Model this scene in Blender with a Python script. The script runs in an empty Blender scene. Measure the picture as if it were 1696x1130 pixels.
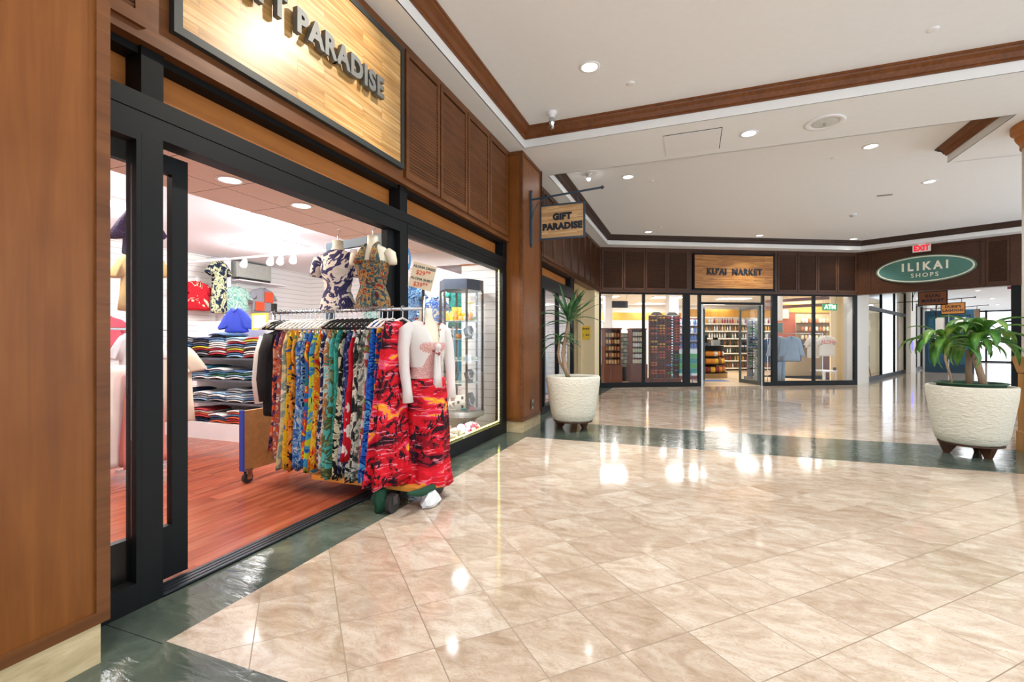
import bpy, bmesh, math, random
from mathutils import Vector, Matrix, geometry
PI = math.pi
R = random.Random(7)
SC = bpy.context.scene
COL = SC.collection

# ------------------------------------------------------------------ camera, world, exposure
YAW = math.radians(20.8)
cam_d = bpy.data.cameras.new('camera'); cam = bpy.data.objects.new('camera', cam_d); COL.objects.link(cam)
cam.location = (0, 0, 1.2); cam.rotation_euler = (PI/2, 0, YAW)
cam_d.sensor_width = 36; cam_d.lens = 785/1696*36; cam_d.shift_y = 3/1696; cam_d.clip_start = .05; cam_d.clip_end = 200
SC.camera = cam
w = bpy.data.worlds.new('daylight'); SC.world = w; w.use_nodes = True
w.node_tree.nodes['Background'].inputs[0].default_value = (.80, .90, 1, 1)
w.node_tree.nodes['Background'].inputs[1].default_value = 1.95
SC.view_settings.view_transform = 'Standard'; SC.view_settings.look = 'None'; SC.view_settings.gamma = 1
SC.view_settings.exposure = 0.54
SC.view_settings.use_curve_mapping = False
SC.cycles.use_denoising = True
SC.cycles.max_bounces = 8; SC.cycles.transparent_max_bounces = 16; SC.cycles.sample_clamp_indirect = 6
SC.cycles.caustics_reflective = False; SC.cycles.caustics_refractive = False

def light(name, kind, loc, power, size=.3, rot=(0, 0, 0), color=(1, 1, 1), size_y=None, spot=None, blend=.6):
    d = bpy.data.lights.new(name, kind); d.energy = power; d.color = color
    if kind == 'AREA':
        d.shape = 'DISK' if size_y is None else 'RECTANGLE'; d.size = size
        if size_y: d.size_y = size_y
    else:
        d.shadow_soft_size = size
        if spot: d.spot_size = math.radians(spot); d.spot_blend = blend
    o = bpy.data.objects.new(name, d); o.location = loc; o.rotation_euler = rot; COL.objects.link(o)
    return o
WARM = (1, .9, .76); NEUT = (.9, .955, 1)
# recessed ceiling lamps of the mall: x, y, ceiling height
MALL_LAMPS = [(-.97, 4.77, 4.0), (.65, 6.44, 3.76), (2.38, 8.12, 4.0), (-1.01, 8.16, 4.0), (3.85, 10.26, 4.0), (-1.03, 12.39, 4.0), (1.64, 13.83, 4.0), (4.07, 15.2, 4.0),
              (-.95, 3.2, 4.0), (1.6, 2.1, 4.0), (1.6, 4.5, 4.0), (-.9, .2, 4.0), (1.6, -.9, 4.0), (4.3, 3.4, 4.0), (4.2, .5, 4.0), (5.3, 8.9, 4.0)]
for (x, y, z) in MALL_LAMPS:
    light('downlight_lamp', 'SPOT', (x, y, z-.02), 150, .07, color=NEUT, spot=112, blend=.7)
_sl = light('sign_wash_lamp', 'SPOT', (-.95, 3.2, 3.94), 110, .06, (0, 0, 0), WARM, spot=70, blend=.8)
_sl.rotation_euler = Vector((-1.32, -1.0, -.98)).to_track_quat('-Z', 'Y').to_euler()
light('track_lamp', 'SPOT', (-1.6, 7.79, 3.85), 60, .04, (math.radians(20), 0, 0), NEUT, spot=120)
# shop lamps
for (x, y) in ((-3.44, 2.73), (-3.45, 3.48), (-3.45, 1.6), (-3.3, 4.9)):
    light('shop_downlight_lamp', 'AREA', (x, y, 2.46), 14, .14, color=WARM)
for (x, y) in ((-5.4, 2.6), (-5.4, 5.2), (-7.3, 3.6), (-7.3, 6.6), (-5.0, 8.2)):
    light('shop_fill_lamp', 'POINT', (x, y, 2.68), 46, .22, color=(.96, .98, 1))  # added point fill below the panels, brightens the shop ceiling
light('showcase_window_lamp', 'AREA', (-2.9, 5.0, 2.42), 22, .5, size_y=.2, color=NEUT)

# ------------------------------------------------------------------ mesh helpers
def Fr(ox, oy, dx, dy, oz=0):           # frame: x along (dx,dy), y = left normal
    l = math.hypot(dx, dy); dx /= l; dy /= l
    return Matrix(((dx, -dy, 0, ox), (dy, dx, 0, oy), (0, 0, 1, oz), (0, 0, 0, 1)))
MK = Fr(-2.35, 12.69, .892, .4526)      # market front: x along, y inward
IK = Fr(4.35, 16.09, .8926, -.4509)     # hall front: x along, y into hall
ROOT_AT = {}
class MB:
    def __init__(s, M=None): s.bm = bmesh.new(); s.M = M or Matrix()
    def f(s, vs, fs):
        v = [s.bm.verts.new(s.M @ Vector(p)) for p in vs]
        for q in fs:
            try: s.bm.faces.new([v[i] for i in q])
            except ValueError: pass
        return s
    def box(s, x0, y0, z0, x1, y1, z1):
        x0, x1 = min(x0, x1), max(x0, x1); y0, y1 = min(y0, y1), max(y0, y1); z0, z1 = min(z0, z1), max(z0, z1)
        return s.f([(x0,y0,z0),(x1,y0,z0),(x1,y1,z0),(x0,y1,z0),(x0,y0,z1),(x1,y0,z1),(x1,y1,z1),(x0,y1,z1)],
                   [(3,2,1,0),(4,5,6,7),(0,1,5,4),(1,2,6,5),(2,3,7,6),(3,0,4,7)])
    def prism(s, pts, z0, z1):
        n = len(pts)
        return s.f([(x,y,z0) for x,y in pts]+[(x,y,z1) for x,y in pts],
                   [tuple(range(n-1,-1,-1)), tuple(range(n,2*n))]+[(i,(i+1)%n,n+(i+1)%n,n+i) for i in range(n)])
    def cyl(s, p, q, r0, r1=None, n=12):
        r1 = r0 if r1 is None else r1; p = Vector(p); q = Vector(q); d = (q-p).normalized()
        a = d.orthogonal().normalized(); b = d.cross(a)
        vs = [p+(a*math.cos(t)+b*math.sin(t))*r0 for t in [2*PI*i/n for i in range(n)]]+[q+(a*math.cos(t)+b*math.sin(t))*r1 for t in [2*PI*i/n for i in range(n)]]
        return s.f(vs, [tuple(range(n-1,-1,-1)), tuple(range(n,2*n))]+[(i,(i+1)%n,n+(i+1)%n,n+i) for i in range(n)])
    def loft(s, rings, cap=True, closed=True):
        n = len(rings[0]); vs = [p for r in rings for p in r]; fs = []
        for k in range(len(rings)-1):
            for i in range(n if closed else n-1):
                j = (i+1) % n; fs.append((k*n+i, k*n+j, (k+1)*n+j, (k+1)*n+i))
        if cap: fs += [tuple(range(n-1,-1,-1)), tuple(range((len(rings)-1)*n, len(rings)*n))]
        return s.f(vs, fs)
    def tube(s, pts, r, n=8):
        pts = [Vector(p) for p in pts]; rings = []; a = None
        for i, p in enumerate(pts):
            d = (pts[min(i+1,len(pts)-1)]-pts[max(i-1,0)]).normalized()
            a = d.orthogonal().normalized() if a is None else (a-d*a.dot(d)).normalized()
            b = d.cross(a); rr = r[i] if isinstance(r, (list, tuple)) else r
            rings.append([p+(a*math.cos(2*PI*k/n)+b*math.sin(2*PI*k/n))*rr for k in range(n)])
        return s.loft(rings)
    def lathe(s, prof, c=(0,0), n=24, cap=True):
        return s.loft([[(c[0]+r*math.cos(2*PI*k/n), c[1]+r*math.sin(2*PI*k/n), z) for k in range(n)] for r, z in prof], cap)
    def ball(s, c, r, nu=12, nv=8):
        r = r if isinstance(r, (tuple, list)) else (r, r, r)
        return s.loft([[(c[0]+r[0]*math.sin(t)*math.cos(2*PI*k/nu), c[1]+r[1]*math.sin(t)*math.sin(2*PI*k/nu), c[2]-r[2]*math.cos(t)) for k in range(nu)]
                       for t in [PI*(.04+.92*j/(nv-1)) for j in range(nv)]])
    def build(s, name, mat, parent=None, smooth=False, bevel=0, kind=None):
        bm = s.bm
        bmesh.ops.recalc_face_normals(bm, faces=bm.faces[:])
        if parent is not None:
            p = parent
            while p.parent is not None: p = p.parent
            org = Vector(ROOT_AT.get(p.name, (0, 0, 0)))
        else:
            xs = [v.co for v in bm.verts]
            org = Vector(((min(v.x for v in xs)+max(v.x for v in xs))/2, (min(v.y for v in xs)+max(v.y for v in xs))/2, min(v.z for v in xs)))
        for v in bm.verts: v.co -= org
        me = bpy.data.meshes.new(name); bm.to_mesh(me); bm.free()
        me.materials.append(mat)
        if smooth:
            for p_ in me.polygons: p_.use_smooth = True
        o = bpy.data.objects.new(name, me); COL.objects.link(o)
        if parent is not None: o.parent = parent
        else: o.location = org; ROOT_AT[o.name] = tuple(org)
        if bevel:
            m = o.modifiers.new('bevel', 'BEVEL'); m.width = bevel; m.segments = 2; m.limit_method = 'ANGLE'
        if kind: o['kind'] = kind
        return o
def tag(o, label, cat, group=None, kind=None):
    o['label'] = label; o['category'] = cat
    if group: o['group'] = group
    if kind: o['kind'] = kind
    return o
def thing(name, label, cat, loc=(0,0,0), group=None, kind=None):
    o = bpy.data.objects.new(name, None); COL.objects.link(o); o.location = loc; o.empty_display_size = .1
    ROOT_AT[o.name] = tuple(loc)
    if label: tag(o, label, cat, group)
    if kind: o['kind'] = kind
    return o
def dup(root, loc, rotz=None, label=None, group=None, rot=None, scale=None, mats=None):
    def cp(o, par):
        c = o.copy(); COL.objects.link(c)
        if par is not None: c.parent = par
        for ch in KIDS.get(o.name, []): cp(ch, c)
        return c
    c = cp(root, None); c.location = loc
    if rotz is not None: c.rotation_euler = (0, 0, rotz)
    if rot is not None: c.rotation_euler = rot
    if scale is not None: c.scale = scale if isinstance(scale, (tuple, list)) else (scale,)*3
    if label: c['label'] = label
    if group: c['group'] = group
    return c
KIDS = {}
def kids_of(root):
    for o in [root]+list(root.children_recursive): KIDS[o.name] = list(o.children)
    return root
def remat(o, name, mat):                 # give one object its own mesh copy with another material
    o.data = o.data.copy(); o.data.materials.clear(); o.data.materials.append(mat)
def sweep(path, prof, closed=False):     # path: xy list, prof: (offset to the left, z)
    n = len(path); rings = []
    for i in range(n):
        p = Vector(path[i])
        a = Vector(path[i-1]) if (i > 0 or closed) else None
        b = Vector(path[(i+1) % n]) if (i < n-1 or closed) else None
        d1 = (p-a).normalized() if a is not None else None
        d2 = (b-p).normalized() if b is not None else None
        if d1 is None: d1 = d2
        if d2 is None: d2 = d1
        n1 = Vector((-d1.y, d1.x)); n2 = Vector((-d2.y, d2.x)); m = (n1+n2).normalized(); k = 1/max(.2, m.dot(n1))
        rings.append([(p.x+m.x*k*o, p.y+m.y*k*o, z) for o, z in prof])
    if closed: rings.append(rings[0])
    return rings
def text(body, size, mat, name, parent, M, extrude=.01, bold=0.0, align='CENTER', spacing=1.0, line=1.0, sx=1.0):
    c = bpy.data.curves.new('t', 'FONT'); c.body = body; c.size = size; c.extrude = extrude; c.offset = bold
    c.align_x = align; c.align_y = 'CENTER'; c.space_character = spacing; c.space_line = line; c.resolution_u = 3
    o = bpy.data.objects.new('t', c); COL.objects.link(o)
    dg = bpy.context.evaluated_depsgraph_get(); me = bpy.data.meshes.new_from_object(o.evaluated_get(dg))
    COL.objects.unlink(o); bpy.data.objects.remove(o)
    p = parent
    while p is not None and p.parent is not None: p = p.parent
    org = Vector(ROOT_AT.get(p.name, (0,0,0))) if p else Vector()
    me.transform(Matrix.Translation(-org) @ M @ Matrix.Diagonal((sx, 1, 1, 1)))
    me.materials.clear(); me.materials.append(mat)
    o = bpy.data.objects.new(name, me); COL.objects.link(o); o.parent = parent
    return o
def TM(loc, right, up):                  # text plane matrix
    r = Vector(right).normalized(); u = Vector(up).normalized(); n = r.cross(u)
    return Matrix(((r.x,u.x,n.x,loc[0]),(r.y,u.y,n.y,loc[1]),(r.z,u.z,n.z,loc[2]),(0,0,0,1)))

# ------------------------------------------------------------------ materials
class NT:
    def __init__(s, name):
        s.m = bpy.data.materials.new(name); s.m.use_nodes = True; s.t = s.m.node_tree; s.b = s.t.nodes['Principled BSDF']
        s.tc = None
    def n(s, typ, **kw):
        x = s.t.nodes.new(typ)
        for k, v in kw.items():
            if k.startswith('i_'): x.inputs[int(k[2:])].default_value = v
            else: setattr(x, k, v)
        return x
    def l(s, a, b): s.t.links.new(a, b)
    def co(s, scale=(1,1,1), rot=(0,0,0), loc=(0,0,0), src='Object'):
        if s.tc is None: s.tc = s.n('ShaderNodeTexCoord')
        m = s.n('ShaderNodeMapping'); m.inputs['Scale'].default_value = scale; m.inputs['Rotation'].default_value = rot; m.inputs['Location'].default_value = loc
        s.l(s.tc.outputs[src], m.inputs[0]); return m.outputs[0]
    def noise(s, vec, scale, detail=3, rough=.5, dist=0):
        x = s.n('ShaderNodeTexNoise'); x.inputs['Scale'].default_value = scale; x.inputs['Detail'].default_value = detail
        x.inputs['Roughness'].default_value = rough; x.inputs['Distortion'].default_value = dist; s.l(vec, x.inputs['Vector']); return x.outputs['Fac']
    def vor(s, vec, scale, feature='F1', out='Distance'):
        x = s.n('ShaderNodeTexVoronoi'); x.feature = feature; x.inputs['Scale'].default_value = scale; s.l(vec, x.inputs['Vector']); return x.outputs[out]
    def ramp(s, fac, stops, interp='LINEAR'):
        x = s.n('ShaderNodeValToRGB'); x.color_ramp.interpolation = interp; e = x.color_ramp.elements
        while len(e) < len(stops): e.new(1)
        for i, (p, c) in enumerate(stops): e[i].position = p; e[i].color = (*c, 1) if len(c) == 3 else c
        s.l(fac, x.inputs[0]); return x.outputs[0]
    def math(s, op, a, b=None):
        x = s.n('ShaderNodeMath'); x.operation = op
        for i, v in enumerate((a, b)):
            if v is None: continue
            if isinstance(v, (int, float)): x.inputs[i].default_value = v
            else: s.l(v, x.inputs[i])
        return x.outputs[0]
    def mix(s, fac, a, b, mode='MIX'):
        x = s.n('ShaderNodeMix'); x.data_type = 'RGBA'; x.blend_type = mode
        for k, v in ((0, fac), (6, a), (7, b)):
            if isinstance(v, (int, float)): x.inputs[k].default_value = v
            elif isinstance(v, tuple): x.inputs[k].default_value = (*v, 1)
            else: s.l(v, x.inputs[k])
        return x.outputs[2]
    def bump(s, h, strength=.3, dist=.01):
        x = s.n('ShaderNodeBump'); x.inputs['Strength'].default_value = strength; x.inputs['Distance'].default_value = dist
        s.l(h, x.inputs['Height']); s.l(x.outputs[0], s.b.inputs['Normal'])
    def out(s, col=None, rough=.5, metal=0, spec=.5):
        if col is not None:
            if isinstance(col, tuple): s.b.inputs['Base Color'].default_value = (*col, 1)
            else: s.l(col, s.b.inputs['Base Color'])
        if isinstance(rough, (int, float)): s.b.inputs['Roughness'].default_value = rough
        else: s.l(rough, s.b.inputs['Roughness'])
        s.b.inputs['Metallic'].default_value = metal; s.b.inputs['Specular IOR Level'].default_value = spec
        return s.m
def srgb(h):
    h = h.lstrip('#'); return tuple((lambda c: c/12.92 if c <= .04045 else ((c+.055)/1.055)**2.4)(int(h[i:i+2], 16)/255) for i in (0, 2, 4))
_pc = {}
def plain(h, rough=.5, metal=0, name=None, var=.06, scale=12, spec=.5):
    k = (h, rough, metal)
    if k in _pc: return _pc[k]
    t = NT(name or 'paint_'+h.strip('#')); c = srgb(h)
    f = t.noise(t.co(), scale, 3)
    col = t.ramp(f, [(.3, tuple(x*(1-var) for x in c)), (.7, tuple(min(1, x*(1+var)) for x in c))])
    _pc[k] = t.out(col, rough, metal, spec); return _pc[k]
def emis(h, s, name='lamp_glow'):
    t = NT(name); t.b.inputs['Emission Color'].default_value = (*srgb(h), 1); t.b.inputs['Emission Strength'].default_value = s
    return t.out(srgb(h), .5)
def wood(name, dark, mid, light_, rough=.38, axis=2, k=1.0, bumpy=.05):
    t = NT(name); sc = [14*k]*3; sc[axis] = .9*k
    v = t.co(tuple(sc)); f = t.noise(v, 1.6, 5, .6, .6); g = t.noise(t.co((3, 3, 3)), 1.2, 2)
    c = t.ramp(f, [(.25, srgb(dark)), (.5, srgb(mid)), (.75, srgb(light_))])
    c = t.mix(.25, c, t.ramp(g, [(.3, srgb(dark)), (.7, srgb(light_))]))
    t.bump(f, bumpy, .005); return t.out(c, rough, 0, .3)
M_cherry = wood('cherry_veneer', '#6b3a14', '#7d481c', '#8a5424')
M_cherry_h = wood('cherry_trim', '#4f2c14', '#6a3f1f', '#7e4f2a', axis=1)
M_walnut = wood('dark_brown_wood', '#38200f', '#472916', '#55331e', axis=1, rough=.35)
M_transom = wood('warm_transom_wood', '#9c5f2a', '#b06c30', '#bf7a3a', axis=1, rough=.5)
M_crown = wood('crown_moulding_wood', '#5a3219', '#72421f', '#845029', axis=1, rough=.35)
M_crown_dark = wood('dark_moulding_wood', '#2c1d17', '#3a2820', '#463229', axis=1, rough=.4)
M_black = plain('#0c0f11', .5, name='black_anodised_metal', spec=.25)
M_blackrough = plain('#0b0c0e', .6, name='black_paint_and_shade', spec=.2)  # black paint; also stands in for shade behind slats and under the fascia
M_blueiron = plain('#2c4152', .45, name='blue_grey_painted_iron')
M_white = plain('#f4f5f7', .7, name='white_ceiling_paint', var=.01)
M_step = plain('#ededeb', .7, name='white_cove_paint', var=.01)
M_cream = plain('#ead8b0', .7, name='cream_wall_paint', var=.02)
M_trav = NT('travertine'); _f = M_trav.noise(M_trav.co((2, 2, 9)), 3, 6, .65, .4)
M_trav.bump(_f, .1); M_trav = M_trav.out(M_trav.ramp(_f, [(.3, srgb('#b59d74')), (.55, srgb('#cdb68c')), (.75, srgb('#e0cda6'))]), .45)
M_shopwhite = plain('#f2f2f4', .6, name='white_shop_paint', var=.01)
M_peach = plain('#efdcd2', .75, name='peach_ceiling_tile', var=.03, scale=60)
M_chrome = plain('#c9ccd0', .18, 1.0, name='chrome')
M_alu = plain('#a9aaa6', .35, .8, name='aluminium')
M_letter = plain('#5f6262', .5, .2, name='grey_metal_letters')
M_letterdark = plain('#1b1f2b', .5, name='dark_painted_letters')
M_bust = plain('#e4d9c0', .45, name='cream_mannequin_plastic', var=.02)
M_rubber = plain('#2a2826', .6, name='dark_rubber')
M_ply = wood('plywood', '#9a6a3a', '#b07c48', '#c08b55', axis=0, rough=.5)
M_glow = emis('#fff7e8', 6, 'lamp_lens_glow')
M_panelglow = emis('#ffffff', 5, 'ceiling_panel_glow')
M_led = emis('#fff27a', 5, 'yellow_led_glow')
def glass(name='clear_glass', tint=(1, 1, 1), mx=.07):
    t = NT(name); t.t.nodes.remove(t.b)
    tr = t.n('ShaderNodeBsdfTransparent'); tr.inputs[0].default_value = (*tint, 1)
    gl = t.n('ShaderNodeBsdfGlossy'); gl.inputs['Roughness'].default_value = .01
    fr = t.n('ShaderNodeFresnel'); fr.inputs[0].default_value = 1.4
    f = t.math('MULTIPLY', t.math('MINIMUM', fr.outputs[0], .5), .38)
    mixs = t.n('ShaderNodeMixShader'); t.l(f, mixs.inputs[0]); t.l(tr.outputs[0], mixs.inputs[1]); t.l(gl.outputs[0], mixs.inputs[2])
    t.l(mixs.outputs[0], t.t.nodes['Material Output'].inputs[0]); return t.m
M_glass = glass()
M_sheer = NT('sheer_white_fabric'); _s = M_sheer
_s.b.inputs['Alpha'].default_value = .72; M_sheer = _s.out(srgb('#f4ede8'), .8)
M_lace = NT('pink_lace'); _s = M_lace; _v = _s.vor(_s.co(), 130)
M_lace = _s.out(_s.ramp(_v, [(.2, srgb('#e9c9c0')), (.55, srgb('#c98f86'))]), .8)

# floor: diagonal marble tiles
def marble():
    t = NT('polished_marble_tiles')
    g = t.n('ShaderNodeNewGeometry'); T = .32773
    m = t.n('ShaderNodeMapping'); m.vector_type = 'TEXTURE'
    m.inputs['Location'].default_value = (-1.17535, .93774, 0); m.inputs['Rotation'].default_value = (0, 0, PI/4); m.inputs['Scale'].default_value = (T, T, T)
    t.l(g.outputs['Position'], m.inputs[0]); uv = m.outputs[0]
    fr = t.n('ShaderNodeVectorMath'); fr.operation = 'FRACTION'; t.l(uv, fr.inputs[0])
    fl = t.n('ShaderNodeVectorMath'); fl.operation = 'FLOOR'; t.l(uv, fl.inputs[0])
    s = t.n('ShaderNodeSeparateXYZ'); t.l(fr.outputs[0], s.inputs[0])
    dx = t.math('ABSOLUTE', t.math('SUBTRACT', s.outputs[0], .5)); dy = t.math('ABSOLUTE', t.math('SUBTRACT', s.outputs[1], .5))
    edge = t.math('GREATER_THAN', t.math('MAXIMUM', dx, dy), .4935)
    wn = t.n('ShaderNodeTexWhiteNoise'); t.l(fl.outputs[0], wn.inputs[0])
    off = t.n('ShaderNodeVectorMath'); off.operation = 'MULTIPLY_ADD'; off.inputs[1].default_value = (17, 17, 17)
    t.l(wn.outputs['Color'], off.inputs[0]); t.l(g.outputs['Position'], off.inputs[2])
    mp = t.n('ShaderNodeMapping'); mp.inputs['Scale'].default_value = (1.6, 3.6, 1); mp.inputs['Rotation'].default_value = (0, 0, .55); t.l(off.outputs[0], mp.inputs[0])
    v1 = t.noise(mp.outputs[0], 2.4, 8, .66, 1.2); v2 = t.noise(mp.outputs[0], 5.5, 5, .6, 2.5)
    base = t.ramp(v1, [(.28, srgb('#a8947f')), (.44, srgb('#c3b19e')), (.58, srgb('#d2c4b4')), (.75, srgb('#e2d8cc'))])
    vein = t.ramp(v2, [(.47, (0,0,0)), (.5, (1,1,1)), (.53, (0,0,0))])
    base = t.mix(t.math('MULTIPLY', vein, .45), base, srgb('#a98560'))
    tone = t.ramp(wn.outputs['Value'], [(0, srgb('#ded2c5')), (.5, srgb('#f0e9e0')), (1, srgb('#fffdf9'))])
    base = t.mix(.75, base, tone, 'MULTIPLY')
    col = t.mix(edge, base, srgb('#857059'))
    rough = t.math('ADD', t.math('MULTIPLY', edge, .4), .085)
    m_ = t.out(col, rough, 0, .5); t.b.inputs['IOR'].default_value = 1.7; return m_
M_marble = marble()
def slate():
    t = NT('polished_green_slate')
    g = t.n('ShaderNodeNewGeometry')
    m = t.n('ShaderNodeMapping'); m.inputs['Scale'].default_value = (1, 1, 1); m.inputs['Rotation'].default_value = (0, 0, .3); t.l(g.outputs['Position'], m.inputs[0])
    f = t.noise(m.outputs[0], 3.2, 7, .65, .8); h = t.noise(m.outputs[0], 2.2, 2)
    c = t.ramp(f, [(.28, srgb('#343d37')), (.5, srgb('#515b51')), (.62, srgb('#667063')), (.78, srgb('#7c8069'))])
    c = t.mix(.35, c, t.ramp(h, [(.35, srgb('#3a4744')), (.65, srgb('#5a5d49'))]))
    sp = t.n('ShaderNodeSeparateXYZ'); t.l(g.outputs['Position'], sp.inputs[0])
    fx = t.math('FRACT', t.math('DIVIDE', t.math('ADD', sp.outputs[0], 4.0), .625)); fy = t.math('FRACT', t.math('DIVIDE', t.math('ADD', sp.outputs[1], 4.36), .6255))
    side = t.math('LESS_THAN', sp.outputs[0], -1.975)
    e = t.math('ADD', t.math('MULTIPLY', side, t.math('LESS_THAN', fy, .006)), t.math('MULTIPLY', t.math('SUBTRACT', 1, side), t.math('LESS_THAN', fx, .006)))
    c = t.mix(e, c, srgb('#2c3128'))
    mm = t.n('ShaderNodeMapping'); mm.inputs['Scale'].default_value = (7, 22, 7); mm.inputs['Rotation'].default_value = (0, 0, .35); t.l(g.outputs['Position'], mm.inputs[0])
    b = t.noise(mm.outputs[0], 1.1, 3, .5, .5); t.bump(b, .5, .005)
    return t.out(c, .1, 0, .6)
M_slate = slate()
def planks(name, cols, w=.12, l=1.2, axis=0, rough=.25, strip=60, src='pos'):
    t = NT(name); g = t.n('ShaderNodeNewGeometry'); br = t.n('ShaderNodeTexBrick')
    m = t.n('ShaderNodeMapping')
    if axis == 'fx': m.inputs['Rotation'].default_value = (0, -PI/2, -PI/2)
    elif axis == 1: m.inputs['Rotation'].default_value = (0, 0, PI/2)
    t.l(g.outputs['Position'], m.inputs[0]) if src == 'pos' else t.l(t.co(), m.inputs[0])
    if src == 'yz':     # plank rows on a wall whose length runs in Y
        sp = t.n('ShaderNodeSeparateXYZ'); t.l(g.outputs['Position'], sp.inputs[0]); cb = t.n('ShaderNodeCombineXYZ'); t.l(sp.outputs[1], cb.inputs[0]); t.l(sp.outputs[2], cb.inputs[1]); vec = cb.outputs[0]
    elif src == 'xz':   # object coordinates, wall length in local X
        tc = t.n('ShaderNodeTexCoord'); sp = t.n('ShaderNodeSeparateXYZ'); t.l(tc.outputs['Object'], sp.inputs[0]); cb = t.n('ShaderNodeCombineXYZ'); t.l(sp.outputs[0], cb.inputs[0]); t.l(sp.outputs[2], cb.inputs[1]); vec = cb.outputs[0]
    else: vec = m.outputs[0]
    t.l(vec, br.inputs['Vector'])
    br.inputs['Color1'].default_value = (0,0,0,1); br.inputs['Color2'].default_value = (1,1,1,1); br.inputs['Mortar'].default_value = (.5,.5,.5,1)
    br.inputs['Scale'].default_value = 1; br.inputs['Brick Width'].default_value = l; br.inputs['Row Height'].default_value = w; br.inputs['Mortar Size'].default_value = .0012
    br.offset = .37; br.offset_frequency = 2
    mp = t.n('ShaderNodeMapping'); mp.inputs['Scale'].default_value = (1.2, strip, 1); t.l(vec, mp.inputs[0])
    ad = t.n('ShaderNodeVectorMath'); ad.operation = 'MULTIPLY_ADD'; ad.inputs[1].default_value = (5, 5, 5); t.l(br.outputs['Color'], ad.inputs[0]); t.l(mp.outputs[0], ad.inputs[2])
    f = t.noise(ad.outputs[0], 1.3, 4, .6, .4)
    c = t.ramp(f, [(.3, srgb(cols[0])), (.5, srgb(cols[1])), (.7, srgb(cols[2]))])
    tone = t.ramp(br.outputs['Color'], [(0, (.72,.72,.72)), (1, (1,1,1))])
    c = t.mix(.8, c, tone, 'MULTIPLY'); c = t.mix(t.math('MULTIPLY', br.outputs['Fac'], .6), c, srgb('#5a351c'))
    return t.out(c, rough)
M_redfloor = planks('red_laminate_planks', ('#8e3f28', '#a55236', '#b96b4e'), .13, 1.3, 1, .22, 12)
M_tanfloor = planks('tan_laminate_planks', ('#cdae85', '#d9bd96', '#e6cfab'), .2, 1.2, 0, .3, 8)
M_bamboo = planks('strand_bamboo_planks', ('#a5743a', '#cf9f5e', '#eacb95'), .095, .62, 0, .35, 34, 'yz')
M_bamboo_m = planks('strand_bamboo_planks_striped', ('#6e3f18', '#b8762f', '#dda55a'), .05, .9, 0, .4, 40, 'xz')
M_bamboo_s = planks('pale_bamboo_planks', ('#a87440', '#d8ad78', '#f0d3a6'), .05, .4, 0, .4, 70, 'xz')
def stucco(h, s=18, st=.5):
    t = NT('rough_stucco_'+h[1:]); f = t.noise(t.co((1,1,2.2)), s, 5, .6, .6)
    t.bump(f, st, .02); c = srgb(h)
    return t.out(t.ramp(f, [(.3, tuple(x*.94 for x in c)), (.7, c)]), .85)
M_pot = stucco('#ece4d0', 18, .9)
M_leaf = NT('glossy_green_leaf'); _s = M_leaf; _f = _s.noise(_s.co(), 6, 4)
M_leaf = _s.out(_s.ramp(_f, [(.3, srgb('#2c5c1e')), (.5, srgb('#548c34')), (.72, srgb('#a0bc52'))]), .35)
M_leaf2 = NT('dark_green_leaf'); _s = M_leaf2; _f = _s.noise(_s.co(), 9, 4)
M_leaf2 = _s.out(_s.ramp(_f, [(.3, srgb('#1d4426')), (.55, srgb('#3a6e3c')), (.75, srgb('#6f9a58'))]), .35)
M_bark = wood('pale_cane_bark', '#7d6650', '#a58a6e', '#c2a98b', k=2, rough=.8, bumpy=.3)
M_soil = plain('#3a3028', .9, name='dark_soil', var=.3, scale=40)
_fc = {}
def floral(name, base, cols, scale=9, petal=None, pscale=7, stretch=(1,1,1), rough=.75, dist=1.6):
    if name in _fc: return _fc[name]
    t = NT(name); v = t.co(stretch, loc=(R.random()*9, R.random()*9, R.random()*9)); f = t.noise(v, scale, 3, .55, dist)
    cs = [base]+list(cols); n = len(cs); stops = []
    for i, c in enumerate(cs): stops.append((.30+.40*i/n if i else 0, srgb(c)))
    c = t.ramp(f, stops, 'CONSTANT')
    if petal:
        d = t.vor(t.co(stretch, loc=(3, 1, 2)), pscale); n2 = t.noise(v, scale*2.5, 2, .5, .5)
        fac = t.math('LESS_THAN', t.math('ADD', d, t.math('MULTIPLY', n2, .35)), .5)
        c = t.mix(fac, c, srgb(petal))
    c = t.mix(1.0, c, (.84, .84, .84), 'MULTIPLY'); _fc[name] = t.out(c, rough, 0, .2); return _fc[name]

# ================================================================== STRUCTURE
LF = Fr(-2.33, 0, 0, 1)                 # gift shop front: x = along, y = into the shop
def struct(mb, name, mat, parent=None, **k): return mb.build(name, mat, parent, kind='structure', **k)
def flat(name, mat, pts, z, th=.05, M=None):
    return struct(MB(M).prism(pts, z-th, z), name, mat)
def on_mk(s, t): v = MK @ Vector((s, t, 0)); return (v.x, v.y)
def on_ik(s, t): v = IK @ Vector((s, t, 0)); return (v.x, v.y)
XR = 9.2
P3 = on_ik(5.44, 0)
flat('floor', M_marble, [(-1.975, 1.287), (XR, 1.287), (XR, 5.71), (-1.975, 5.71)], 0)
flat('floor', M_marble, [(-1.975, 6.96), (XR, 6.96), P3, on_ik(0, 0), on_mk(.42, 0), (-1.975, 12.881)], 0)
flat('floor', M_marble, [(-2.3, -6), (XR, -6), (XR, .4), (-2.3, .4)], 0)
flat('floor', M_slate, [(-2.45, .4), (XR, .4), (XR, 1.287), (-1.975, 1.287), (-1.975, 5.71), (XR, 5.71), (XR, 6.96), (-1.975, 6.96), (-1.975, 12.881), (-2.35, 12.69), (-2.45, 12.69)], 0)
flat('floor', M_slate, [(0, 0), (5.4, 0), (5.4, .14), (0, .14)], 0, M=IK)
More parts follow.
